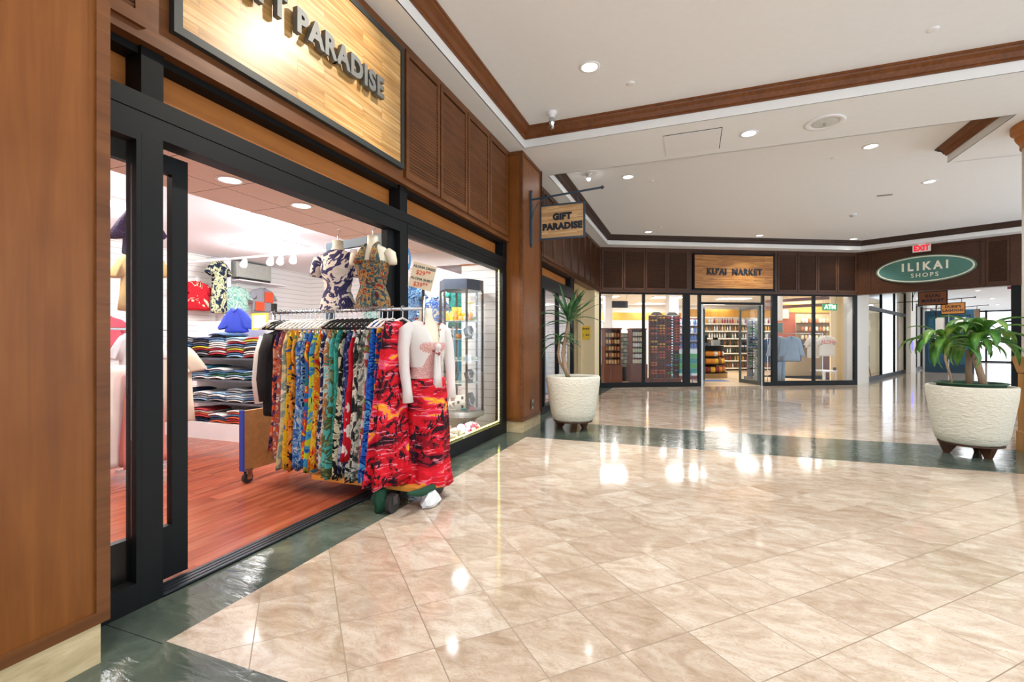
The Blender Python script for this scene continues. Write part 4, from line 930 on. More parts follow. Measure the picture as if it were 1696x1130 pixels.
# green cloth and plastic bag at the front wheel
o = MB(); m = garment_mesh([(.17, .03, .05), (.10, .05, .06), (.005, .025, .03)], 5, .3, random.Random(4), n=30)
for v in m.bm.verts: v.co += Vector((-2.06, 2.80, 0))
g_ = m.build('green_cloth', plain('#0b4028', .8, name='dark_green_cloth'), smooth=True); tag(g_, 'dark green cloth hanging down beside the front wheel of the rack', 'cloth')
m = MB(); m.tube([(-1.83, 2.80, .16), (-1.815, 2.95, .125), (-1.81, 3.1, .12), (-1.81, 3.25, .16)], [.012, .03, .032, .012], 8)
g_ = m.build('green_drape', plain('#0b4028', .8, name='dark_green_cloth'), smooth=True); tag(g_, 'dark green cloth draped along the base board under the red skirt', 'cloth')
m = MB(); rr = random.Random(8); m.loft([[(-1.80+rr.uniform(-.012, .012)+r_*math.cos(t), 3.05+rr.uniform(-.012, .012)+1.6*r_*math.sin(t), z) for t in [2*PI*i/14 for i in range(14)]] for z, r_ in ((.004, .05), (.03, .062), (.07, .05), (.11, .03))])
g_ = m.build('plastic_bag', plain('#dfe0e0', .35, name='translucent_white_plastic'), smooth=False); tag(g_, 'crumpled white plastic bag hanging under the red skirts', 'bag')

# ================================================================== SHOP INTERIOR
gd = thing('display_shelves', 'white shelf unit stacked with folded shirts inside the gift shop', 'shelves', (-5.3, 4.46, 0))
MB().box(-6.6, 4.17, 0, -4.0, 4.75, .205).build('plinth', M_shopwhite, gd); MB().box(-6.6, 4.72, .205, -4.0, 4.75, 1.5).build('back_panel', M_shopwhite, gd)
SH = (.47, .745, 1.015)
for z in SH: MB().box(-6.6, 4.18, z-.025, -4.0, 4.719, z).build('shelf', plain('#6d7480', .3, .5, name='grey_metal_shelf'), gd)
def folded_proto():
    m = MB(); rings = []
    for k, (x, s) in enumerate(((-.135, .75), (-.125, 1), (-.06, 1.0), (0, 1.0), (.06, 1.0), (.125, 1), (.135, .75))):
        zc = .016+.018*math.cos(x*11); h = .013*s
        rings.append([(x, y, zc+zz*h) for y, zz in ((-.17, -.6), (-.178, 0), (-.17, .6), (-.1, 1), (.1, 1), (.17, .6), (.178, 0), (.17, -.6), (.1, -1), (-.1, -1))])
    m.loft(rings); return m
FC = [('navy', '#25325a'), ('white', '#e6e6e6'), ('light blue', '#8fb4d0'), ('black', '#1f2024'), ('grey', '#8a8e94'), ('denim blue', '#4a6a92'), ('pale grey', '#c4c6c8'), ('orange', '#c85a34'), ('red', '#b03038'), ('yellow', '#d8cc3a'), ('green', '#4a7a5a'), ('teal', '#2c6c86')]
fm = {n: plain(h, .85, name='folded_'+n.replace(' ', '_')+'_cotton') for n, h in FC}
mesh0 = folded_proto().build('folded_shirt', fm['navy'], smooth=True); fmesh = {}
for n in fm:
    me = mesh0.data.copy(); me.materials.clear(); me.materials.append(fm[n]); fmesh[n] = me
bpy.data.objects.remove(mesh0)
fr = random.Random(21); names = ['lowest board', 'lower metal shelf', 'upper metal shelf', 'top of the unit']
pal = [['orange', 'red', 'denim blue', 'white', 'navy', 'black'], ['navy', 'denim blue', 'light blue', 'grey', 'white'], ['teal', 'light blue', 'denim blue', 'white', 'green', 'navy'], ['navy', 'white', 'pale grey', 'black', 'light blue', 'grey', 'yellow', 'red', 'denim blue']]
for li, (z0, cnt) in enumerate(((.205, 5), (.47, 5), (.745, 5), (1.015, 10))):
    for c in range(6):
        x = -6.1+c*.30; nn = cnt+fr.choice((-1, 0, 0, 1)); 
        for k in range(nn):
            n = fr.choice(pal[li]); o = bpy.data.objects.new('folded_shirt', fmesh[n]); COL.objects.link(o)
            o.location = (x+fr.uniform(-.01, .01), 4.36+fr.uniform(-.012, .012), z0+.027*k+.001); o.rotation_euler = (0, 0, fr.uniform(-.05, .05))
            tag(o, '%s folded shirt, %s of the %s stack on the %s' % (n, 'bottom' if k == 0 else 'top' if k == nn-1 else 'inside', ('leftmost', 'second', 'third', 'fourth', 'fifth', 'rightmost')[c], names[li]), 'shirt', 'folded shirts on the shop shelves')
# hanging shirt shape
def shirt_mesh(M, w_=.25, h=.62, d=.05, sl=.2, long=False):
    """flat hanging shirt: closed body cut to a T outline, fuller in the middle"""
    sx, sz = (w_+.13, h-.27) if not long else (w_+.15, h*.2)
    half = [(.055, h), (.075, h-.012), (w_*.86, h-.055), (w_+.02, h-.10), (sx, sz+.015), (sx-.035, sz-.01) if not long else (sx-.02, sz-.02), (sx-.115, sz+.0) if not long else (sx-.075, sz-.015), (w_*.93, h-.235), (w_*.92, h*.5), (w_*.95, h*.25), (w_, .01), (w_*.5, -.006)]
    out = half+[(0, 0)]+[(-x, z) for x, z in reversed(half)]+[(0, h-.02)]
    cx, cz = 0, h*.52
    def ring(k, y): return [(cx+(x-cx)*k+.006*math.sin(z*40+x*9), y+.010*math.sin(x*38+z*6)*(1.2-z/h), cz+(z-cz)*(k*.5+.5)) for x, z in out]
    m = MB(M); m.loft([ring(.62, -d), ring(.9, -d*.75), ring(1, -d*.15), ring(1, d*.15), ring(.9, d*.75), ring(.62, d)]); return m
def hung_shirt(label, loc, rz, mat, w_=.25, h=.62, cat='shirt', group=None, long=False, d=.04, hang=M_hwhite, peg=None, wire=None):
    M = Matrix.Translation(loc) @ Matrix.Rotation(rz, 4, 'Z'); o = thing('hanging_shirt', label, cat, loc, group)
    shirt_mesh(M, w_, h, d, long=long).build('body', mat, o, smooth=True)
    MB(M).tube([(0, 0, h-.01), (0, 0, h+.05), (.02, 0, h+.07), (0, 0, h+.09)], .005, 6).build('hanger_hook', hang, o)
    if peg: MB().cyl((loc[0], loc[1], loc[2]+h+.075), (loc[0]+peg[0], loc[1]+peg[1], loc[2]+h+.075), .006, n=8).build('wall_peg', M_chrome, o)
    if wire: MB().cyl((loc[0], loc[1], loc[2]+h+.07), (loc[0], loc[1], wire), .003, n=6).build('hanging_wire', M_chrome, o)
    MB(M).tube([(-.055, -.032, h-.005), (0, -.05, h-.05), (.055, -.032, h-.005)], .011, 6).build('collar', mat, o, smooth=True)
    return o
M_mint = floral('mint_floral_cotton', '#a5e0cc', ('#d8f2e6', '#7cc9b4', '#f2faf4'), 10)
M_redfl = floral('red_aloha_cotton', '#c81f2c', ('#d02634', '#c81f2c', '#f0d8b8'), 4)
M_navyfl = floral('navy_cream_aloha_cotton', '#1f2c44', ('#27364e', '#dfe0b4', '#a8b888'), 6, dist=2)
WX = -9.12
for lab, yy, z, mt, w_, h in (('red aloha shirt with pale flowers hung on the white slat wall', 6.52, 1.84, M_redfl, .27, .58),
        ('mint green floral shirt hung on the slat wall beside the column', 7.40, 1.87, M_mint, .28, .54)):
    hung_shirt(lab, (WX, yy, z), PI/2, mt, w_, h, peg=(-.275, 0))
hung_shirt('long navy and cream aloha dress hung beside the red shirt', (WX+.1, 6.92, 1.80), PI/2, M_navyfl, .18, 1.08, cat='dress', peg=(-.375, 0))
for i, (x, y, z, mt, lab) in enumerate(((-4.9, 8.5, 1.2, 'skyfl', 'white and blue floral'), (-4.6, 8.9, 1.5, 'teal2', 'plain teal'), (-5.2, 8.1, 1.4, 'navyleaf', 'navy leaf print'))):
    hung_shirt('%s dress hung high behind the display window' % lab, (x, y, z), .5, FL[mt], .2, .95, cat='dress', wire=3.0)
o = hung_shirt('grey and orange two tone shirt hung on the slat wall', (WX, 8.05, 1.90), PI/2, plain('#9a9ca4', .8, name='grey_cotton'), .27, .55, peg=(-.275, 0))
MM = Matrix.Translation((WX, 8.05, 1.90)) @ Matrix.Rotation(PI/2, 4, 'Z')
MB(MM).box(.01, -.062, .22, .235, -.05, .46).box(-.235, -.064, .02, .0, -.05, .22).build('orange_blocks', plain('#e65a34', .8, name='orange_cotton'), o)
hung_shirt('royal blue shirt standing on top of the folded shirts', (-5.55, 4.50, 1.33), .15, plain('#3c50c8', .8, name='royal_blue_cotton'), .17, .32)
ys = thing('price_sign', 'yellow edged white price card on top of the folded shirts', 'sign', (-5.05, 4.42, 1.36))
MB().box(-5.19, 4.42, 1.36, -4.92, 4.43, 1.57).build('card', plain('#f4df4a', .6, name='yellow_card'), ys); MB().box(-5.165, 4.415, 1.385, -4.945, 4.4199, 1.545).build('face', M_shopwhite, ys)
# white shirts near the door, long garments behind the left glass
st = thing('garment_stand', 'chrome garment stand behind the parked sliding door', 'clothes rack', (-4.98, 3.1, 0))
MB().tube([(-4.98, 3.40, .02), (-4.98, 3.40, 1.33), (-4.98, 2.7, 1.33)], .014).build('post', M_chrome, st); MB().box(-5.2, 3.05, 0, -4.76, 3.1, .02).box(-5.0, 2.8, 0, -4.96, 3.45, .02).build('base', M_chrome, st)
M_offw = plain('#e8e0d2', .85, name='off_white_cotton', var=.03)
hung_shirt('long off-white shirt on the garment stand by the door post', (-4.93, 3.28, .40), .45, M_offw, .2, .80)
hung_shirt('white short sleeved shirt on the garment stand, left of the off-white one', (-5.05, 3.02, .62), .3, M_shopwhite, .2, .7)
hung_shirt('pale yellow shirt hanging high behind the parked sliding door', (-4.9, 2.95, 1.5), .3, plain('#d8b878', .8, name='pale_yellow_cotton'), .2, .6, wire=3.0)
for i, (x, y, c, nm) in enumerate(((-4.75, 2.62, '#e6e2e0', 'white'), (-4.60, 2.80, '#d87a70', 'coral red'), (-4.9, 2.45, '#d0dce4', 'pale blue'))):
    o = thing('hanging_dress', '%s long dress seen through the left glass pane' % nm, 'dress', (x, y, .12), 'long dresses behind the left glass'); m = garment_mesh([(1.0, .05, .12), (.7, .08, .15), (.12, .11, .17)], 7, .12, gr)
    for v in m.bm.verts: v.co += Vector((x, y, 0))
    m.build('skirt', plain(c, .8, name='%s_dress_cotton' % nm.replace(' ', '_')), o, smooth=True)
hung_shirt('coral shirt on the far wall seen through the left glass pane', (-9.15, 5.0, 1.05), PI/2, plain('#c8485a', .8, name='coral_cotton'), .27, .6, peg=(-.245, 0))
hung_shirt('dark purple sequin top hanging under the ceiling edge', (-4.6, 2.75, 1.98), .4, floral('purple_sequins', '#3a1c50', ('#4a2a60', '#2a1238', '#7a5a90'), 40), .13, .42, wire=3.0)
# air conditioner on the wall
ac = thing('air_conditioner', 'grey wall mounted air conditioner high on the slat wall', 'air conditioner', (-9.2, 7.8, 2.62))
MB().box(-9.398, 7.4, 2.62, -9.12, 8.3, 2.96).build('casing', plain('#b4b6ae', .5, name='grey_beige_casing'), ac, bevel=.02); MB().box(-9.2, 7.45, 2.575, -9.1, 8.25, 2.6199).build('louvre', M_rubber, ac)
MB().box(-9.398, 7.36, 2.535, -9.0, 8.6, 2.56).build('bracket', M_shopwhite, ac)
# track light
tk = thing('track_light', 'white ceiling track with small spotlights inside the shop', 'spotlight', (-5.9, 5.5, 2.53))
MB().box(-8.4, 5.485, 2.53, -3.9, 5.515, 2.56).build('rail', M_shopwhite, tk); MB().cyl((-5.5, 5.5, 2.56), (-5.5, 5.5, 3.0), .012).build('drop_rod', M_shopwhite, tk)
for x in (-6.6, -6.05, -5.85, -5.6, -4.9, -4.3):
    h = MB().cyl((x, 5.5, 2.50), (x, 5.5, 2.53), .02); h.cyl((x, 5.5, 2.50), (x+.06, 5.42, 2.41), .035, .055); h.build('spot_head', M_shopwhite, tk, smooth=False)
for (x, y) in ((-5.4, 2.6), (-5.4, 5.2), (-7.3, 3.6), (-7.3, 6.6), (-5.0, 8.2)):
    o = thing('ceiling_light_panel', 'bright flat light panel in the white gift shop ceiling', 'ceiling light', (x, y, 2.97), 'gift shop ceiling panels')
    MB().box(x-.6, y-.35, 2.975, x+.6, y+.35, 3.0).build('frame', M_shopwhite, o); MB().box(x-.55, y-.3, 2.966, x+.55, y+.3, 2.9749).build('diffuser', M_panelglow, o)
# clothes along the back of the shop, seen through the windows
cf = random.Random(5)
colsF = [('white', '#e9e9ec'), ('pale blue', '#a9c4e2'), ('sky blue', '#6ea3d8'), ('teal', '#3f8fa0'), ('navy', '#27375e'), ('pink', '#e09ab0'), ('lilac', '#b7a6d4')]
gmesh = {}
for n, h in colsF:
    m = garment_mesh([(.9, .04, .16), (.75, .05, .2), (0, .06, .22)], 7, .1, cf, n=28); o = m.build('hanging_garment', plain(h, .8, name=n.replace(' ', '_')+'_garment_cotton'), smooth=True); gmesh[n] = o.data; zoff = 0; bpy.data.objects.remove(o)
def garment_row(x, y0, y1, z, n, place, rail=True, rz=PI/2, names_=None):
    for k in range(n):
        c = cf.choice(names_ or colsF)[0] if names_ is None else cf.choice(names_); o = bpy.data.objects.new('hanging_garment', gmesh[c]); COL.objects.link(o)
        o.location = (x, y0+(y1-y0)*k/max(1, n-1), z); o.rotation_euler = (0, 0, rz+cf.uniform(-.1, .1)); tag(o, '%s garment on a rail %s' % (c, place), 'garment', '%s garments %s' % (c, place))
    r_ = MB().tube([(x, y0-.1, z+.95), (x, y1+.1, z+.95)], .012); r_.tube([(x, y0-.1, z+.95), (x, y0-.1, 0)], .012); r_.tube([(x, y1+.1, z+.95), (x, y1+.1, 0)], .012)
    r_ = r_.build('garment_rail', M_chrome); tag(r_, 'chrome garment rail '+place, 'clothes rack')
garment_row(-2.95, 7.1, 9.3, .15, 16, 'behind the second shop window', names_=['white', 'pale blue', 'sky blue', 'white', 'teal'])
garment_row(-6.2, 6.4, 8.4, .4, 14, 'in the middle of the gift shop')
garment_row(-3.6, 6.9, 8.8, .5, 12, 'behind the slat wall in the shop')
for i, (y, z, mt, lab) in enumerate(((8.7, 1.4, M_navyfl, 'navy'), (9.1, 1.5, M_b2, 'red and teal'), (8.3, 1.5, M_mint, 'mint'))):
    hung_shirt('%s patterned dress hung high in the back corner of the gift shop' % lab, (-6.0-i*.7, 9.66, z), 0, mt, .2, .9, cat='dress', peg=(0, .098))
# round blue sticker on the window
o = thing('round_sticker', 'round blue sticker with a white card on the display window by the post', 'sticker', (-2.36, 3.62, 1.86))
MB(LF).loft([[(3.60+.075*math.cos(t), y, 1.95+.11*math.sin(t)) for t in [2*PI*k/32 for k in range(32)]] for y in (.041, .044)]).build('disc', plain('#1c86c8', .5, name='blue_sticker'), o)
MB(LF).box(3.58, .0375, 1.91, 3.635, .0408, 1.985).build('card', M_offw, o)
# LED strip round the display window
m = MB(LF)
for a, b in (((3.58, .05, 2.195), (5.775, .05, 2.195)), ((5.775, .05, 2.195), (5.775, .05, .17)), ((5.775, .05, .17), (3.58, .05, .17))):
    m.tube([a, b], .0045, 6)
    n = int((Vector(b)-Vector(a)).length/.045)
    for k in range(n): p = Vector(a).lerp(Vector(b), (k+.5)/n); m.ball(tuple(p), .009, 6, 4)
o = m.build('led_light_strip', M_led); tag(o, 'yellow LED light strip running round the display window', 'light strip')

# ---- hexagonal showcase
CX, CY, CR = -2.80, 5.52, .295
sh = thing('glass_showcase', 'tall hexagonal glass showcase with a dark cap in the display window', 'showcase', (CX, CY, .03))
def hexp(r, a0=0.0): return [(CX+r*math.cos(a0+PI/3*k), CY+r*math.sin(a0+PI/3*k)) for k in range(6)]
HA = math.radians(-50)
MB().prism(hexp(CR, HA), 1.87, 2.0).build('cap', plain('#3b4350', .4, name='dark_slate_cap'), sh)
MB().lathe([(.12, .03), (.13, .12), (.20, .22), (.27, .26), (.30, .27), (.30, .335), (.002, .335)], (CX, CY), 32).build('base', plain('#8f8d88', .4, name='grey_laminate_base'), sh)
for p in hexp(CR-.012, HA): MB().box(p[0]-.011, p[1]-.011, .335, p[0]+.011, p[1]+.011, 1.87).build('corner_post', plain('#4a4844', .35, .5, name='bronze_metal_post'), sh)
hp = hexp(CR-.016, HA)
for k in range(6):
    a, b = Vector((*hp[k], 0)), Vector((*hp[(k+1) % 6], 0)); d = (b-a).normalized()*.014; n_ = Vector((-d.y, d.x, 0)).normalized()*.003
    MB().prism([tuple((a+d+n_)[:2]), tuple((b-d+n_)[:2]), tuple((b-d-n_)[:2]), tuple((a+d-n_)[:2])], .34, 1.865).build('pane', M_glass, sh)
SZ = (.345, .69, .975, 1.25, 1.48)
for z in SZ[1:]: MB().prism(hexp(CR-.03, HA), z-.006, z).build('shelf', plain('#cfe0dc', .2, name='pale_glass_shelf'), sh)
light('showcase_lamp', 'AREA', (CX, CY, 1.86), 3.5, .2, color=NEUT)
def item(name, mb, mat, label, cat, group=None, smooth=True): return tag(mb.build(name, mat, smooth=smooth), label, cat, group)
def necklace_bust(x, y, z, rz, label, bead, h=.17, mat=None):
    M = Matrix.Translation((x, y, z)) @ Matrix.Rotation(rz, 4, 'Z'); o = thing('necklace_stand', label, 'necklace stand', (x, y, z))
    MB(M).loft([[(-a, -b, zz), (a, -b, zz), (a, b+.01, zz), (-a, b+.01, zz)] for zz, a, b in ((0, .045, .03), (.02, .03, .02), (.06, .055, .02), (.12, .075, .018), (.145, .05, .016), (h, .025, .012))]).build('bust', mat or M_letterdark, o, smooth=True)
    m = MB(M)
    for a in [PI*k/16 for k in range(17)]: m.ball((.05*math.cos(a), -.03-.005*math.sin(a), .135-.085*math.sin(a)), .0068, 8, 5)
    m.build('bead_string', bead, o); return o
wb = plain('#ece8e0', .3, name='pearl_white_beads'); tq = plain('#2f9aa0', .35, name='turquoise_beads')
FA = math.radians(15)
necklace_bust(CX+.10, CY+.02, 1.25, 1.2, 'black necklace bust with a white string on the second shelf of the showcase', wb)
necklace_bust(CX+.13, CY-.02, .69, 1.2, 'black necklace bust with white beads on the lower shelf of the showcase', wb)
necklace_bust(CX-.06, CY-.12, .69, .7, 'dark necklace bust with turquoise beads on the lower shelf of the showcase', tq)
necklace_bust(CX+.12, CY+.03, .345, 1.2, 'black necklace bust with a long white necklace on the showcase floor', wb, h=.21)
cr = random.Random(17)
for i in range(7):
    x = CX-.12+.045*i*.9; y = CY-.17+.035*i; c, nm = (('#f0b51c', 'yellow'), ('#f6d33a', 'bright yellow'), ('#e88a2a', 'orange'))[i % 3]
    item('figurine', MB().lathe([(.024, 1.48), (.028, 1.50), (.02, 1.54), (.024, 1.565), (.014, 1.59), (.002, 1.60)], (x, y), 12), plain(c, .4, name=nm.replace(' ', '_')+'_glaze'), '%s glazed figurine on the top shelf of the glass showcase' % nm, 'figurine', '%s figurines on the top showcase shelf' % nm)
item('gift_box', MB().box(CX-.10, CY-.07, 1.48, CX-.01, CY+.02, 1.66), plain('#e9a832', .5, name='amber_box'), 'amber yellow gift box at the back of the top showcase shelf', 'box')
for i in range(4):
    a = cr.uniform(0, 1); item('shell_figurine', MB().ball((CX+.04+.045*i, CY-.10+.04*i, 1.51), (.026, .024, .028), 10, 7), plain(('#d8a878', '#e8d8b8', '#c88a5a', '#7a8a4a')[i], .5), ('tan', 'cream', 'brown', 'green')[i]+' shell figurine on the top showcase shelf', 'figurine')
m = MB()
for k in range(6):
    a = 2*PI*k/6; m.ball((CX+.11+.03*math.cos(a), CY+.03+.03*math.sin(a), 1.72), (.026, .026, .012), 8, 5)
m.cyl((CX+.11, CY+.03, 1.48), (CX+.11, CY+.03, 1.72), .006); item('yellow_lei', m, plain('#f6e05a', .6, name='pale_yellow_petals'), 'pale yellow flower decoration upright on the top showcase shelf', 'flowers')
for i in range(9):
    item('trinket', MB().ball((CX-.16+.04*i, CY-.17+.035*i, .975+.022), (.018, .018, .022), 8, 6), plain(('#dfe6dc', '#9fd0bc', '#c8dcd0')[i % 3], .35), ('white', 'sea green', 'pale green')[i % 3]+' little trinket on the middle shelf of the showcase', 'trinket', ('white', 'sea green', 'pale green')[i % 3]+' trinkets on the middle showcase shelf')
for i in range(5): item('stone_tray', MB().box(CX-.15+.035*i, CY-.2+.02*i, .69, CX-.12+.035*i, CY-.17+.02*i, .715), M_offw, 'small white box along the front of the lower showcase shelf', 'box', 'white boxes on the lower showcase shelf', smooth=False)
item('orange_ornament', MB().ball((CX-.03, CY-.02, 1.285), (.05, .03, .035)), plain('#d88a4a', .5, name='orange_ceramic'), 'orange ceramic fish on the second showcase shelf', 'ornament')
item('black_ornament', MB().ball((CX-.11, CY-.08, 1.28), (.035, .03, .03)), M_letterdark, 'round black ornament on the second showcase shelf', 'ornament')
m = MB(); sc_ = Vector((CX-.06, CY-.20, .44)); vx = Vector((.9, .4, 0)).normalized()
for k in range(5):
    a = 2*PI*k/5+.35; e = sc_+vx*.095*math.cos(a)+Vector((0, 0, .095*math.sin(a))); m.cyl(tuple(sc_), tuple(e), .014, .006, 8)
item('starfish', m, M_offw, 'white starfish standing at the bottom of the showcase', 'starfish', smooth=False)
o = thing('earring_card', 'cream card with three framed pendants at the bottom of the showcase', 'jewellery card', (CX+.04, CY-.1, .345))
EC = Matrix.Translation((CX+.03, CY-.10, .345)) @ Matrix.Rotation(.6, 4, 'Z'); MB(EC).box(-.065, 0, 0, .065, .006, .19).build('card', M_offw, o)
for (x, z) in ((.03, .15), (-.02, .095), (.03, .04)): MB(EC).box(x-.014, -.004, z-.018, x+.014, -.0001, z+.018).build('pendant', M_rubber, o)
item('slipper_ornament', MB().ball((CX-.02, CY-.21, .355), (.06, .02, .01)), plain('#b8a488', .6), 'tan slipper ornament on the showcase floor', 'ornament')
item('shell_dish', MB().ball((CX+.10, CY-.12, .36), (.045, .03, .016)), tq, 'turquoise shell dish on the showcase floor', 'dish')
item('pink_box', MB().box(CX+.16, CY-.08, .345, CX+.21, CY-.03, .385), plain('#c86a5a', .6), 'small pink red box on the showcase floor', 'box', smooth=False)
# flower clusters and floor spotlight behind the window sill
def flowers(x, y, cols, label):
    o = thing('flower_cluster', label, 'flowers', (x, y, .03)); rr = random.Random(int(x*100) & 255)
    for ci, c in enumerate(cols):
        m = MB()
        for k in range(16):
            a, e = rr.uniform(0, 6.28), rr.uniform(.1, 1.4); m.ball((x+.09*math.cos(a)*math.cos(e), y+.12*math.sin(a)*math.cos(e), .14+.07*math.sin(e)), .026, 7, 5)
        m.build('blossoms', plain(c, .7), o)
    MB().lathe([(.09, .03), (.10, .14)], (x, y), 16).build('pot', M_offw, o); return o
flowers(-2.53, 5.25, ('#f2dfe4', '#d8607a', '#efe4da'), 'pink and white flower cluster behind the window sill')
flowers(-2.53, 4.80, ('#efe8dc', '#d8cfc0'), 'cream flower cluster beside the floor spotlight in the window')
o = thing('floor_spotlight', 'bright round spotlight on the display window floor', 'spotlight', (-2.56, 5.04, .03))
MB().cyl((-2.56, 5.04, .03), (-2.56, 5.04, .14), .05).build('housing', M_alu, o); MB().ball((-2.56, 5.04, .19), .045).build('bulb', emis('#ffffff', 18, 'spot_bulb_glow'), o)
light('window_floor_lamp', 'SPOT', (-2.60, 5.06, .25), 6, .04, (math.radians(160), 0, 0), NEUT, spot=120)

# ================================================================== MARKET CONTENT  (frame MK: x along the front, y inwards)
def mkp(s, t, z=0): return tuple(MK @ Vector((s, t, z)))
mr = random.Random(31)
M_shelfwood = wood('red_brown_shelf_wood', '#5a2f1c', '#6f3d26', '#7f4a30')
ROTM = math.atan2(.4526, .892)
def lib(name, specs, builder):
    """one mesh per colour, shared by the copies"""
    out = {}
    base = builder().build(name, M_offw, smooth=True)
    for n, h in specs:
        me = base.data.copy(); me.materials.clear(); me.materials.append(plain(h, .35, name=n.replace(' ', '_')+'_'+name)); out[n] = me
    bpy.data.objects.remove(base); return out
def put(name, me, s, t, z, label, cat, group, rz=0, sc=1.0):
    o = bpy.data.objects.new(name, me); COL.objects.link(o); o.location = mkp(s, t, z); o.rotation_euler = (0, 0, ROTM+rz); o.scale = (sc,)*3
    return tag(o, label, cat, group)
bottles = lib('bottle', [('dark green', '#24382a'), ('black', '#1e1c1e'), ('amber', '#9a5a1e'), ('clear', '#dcdcd4'), ('red', '#8a2430'), ('golden', '#d8a040')],
              lambda: MB().lathe([(.036, 0), (.038, .01), (.038, .15), (.03, .18), (.014, .205), (.013, .255), (.016, .257), (.016, .27), (.002, .271)], n=10))
jars = lib('jar', [('tan', '#d8b07a'), ('orange brown', '#b06a38'), ('cream', '#ead9b0'), ('pale green', '#c8d4b8'), ('white', '#e6e6e2'), ('blue', '#5878b8')],
           lambda: MB().lathe([(.03, 0), (.034, .01), (.034, .08), (.028, .09), (.028, .105), (.002, .106)], n=10))
bags = lib('snack_bag', [('orange', '#e08a2a'), ('yellow', '#e8b83a'), ('brown', '#9a5a34'), ('pale', '#e8e0d0'), ('dark red', '#8a2a28')],
           lambda: MB().loft([[(-a, -b, z), (a, -b, z), (a, b, z), (-a, b, z)] for z, a, b in ((0, .07, .006), (.02, .07, .03), (.09, .068, .04), (.16, .07, .03), (.185, .07, .006))]))
# souvenir shelf towers near the window
def shelf_tower(s, t, w_, d, h, base_h, label, prod, rows, rowlab, cat='jar'):
    M = MK @ Matrix.Translation((s, t, 0)); o = thing('shelf_tower', label, 'shelves', mkp(s, t))
    MB(M).box(-w_/2-.03, -d/2-.03, 0, w_/2+.03, d/2+.03, base_h).build('base', M_shelfwood, o)
    MB(M).box(-w_/2, -d/2, base_h, -w_/2+.03, d/2, h).box(w_/2-.03, -d/2, base_h, w_/2, d/2, h).box(-w_/2+.03, d/2-.02, base_h, w_/2-.03, d/2, h).build('side_panel', M_shelfwood, o)
    MB(M).box(-w_/2-.02, -d/2-.02, h, w_/2+.02, d/2+.02, h+.04).build('top', M_shelfwood, o)
    for r_ in range(rows):
        z = base_h+.01+(h-base_h-.05)*r_/rows; MB(M).box(-w_/2+.03, -d/2, z, w_/2-.03, d/2-.021, z+.015).build('shelf', M_shelfwood, o)
        n = int((w_-.08)/.075)
        for k in range(n):
            c = mr.choice(prod); put('jar', jars[c], s-w_/2+.07+k*(w_-.14)/max(1, n-1), t-d/2+.05, z+.016, '%s jar %s, shelf %d from the bottom' % (c, rowlab, r_+1) if False else '%s jar %s, on the %s shelf' % (c, rowlab, ('lowest', 'second lowest', 'middle', 'second highest', 'highest', 'top')[min(r_, 5)]), 'jar', '%s jars %s' % (c, rowlab), sc=1.15)
    return o
shelf_tower(.84, 1.5, .50, .35, 1.60, .55, 'brown wooden shelf tower of tan jars behind the left market window', ['tan', 'orange brown', 'cream', 'tan'], 5, 'in the left shelf tower')
shelf_tower(1.72, 1.7, .46, .35, 1.60, .55, 'brown wooden shelf tower of pale goods beside the window mullion', ['white', 'pale green', 'cream', 'white'], 6, 'in the shelf tower by the mullion')
cr_ = thing('card_rack', 'wire rack of pale green cards between the two brown shelf towers', 'card rack', mkp(1.43, 1.95))
MB(MK).box(1.26, 1.94, 0, 1.60, 1.96, 1.5).build('panel', M_rubber, cr_)
for r_ in range(9):
    for k in range(3): MB(MK).box(1.265+.11*k, 1.90, .45+r_*.115, 1.365+.11*k, 1.93, .545+r_*.115).build('card', plain(('#b9c8b4', '#8fa89a', '#d4dccc')[(r_+k) % 3], .6), cr_)
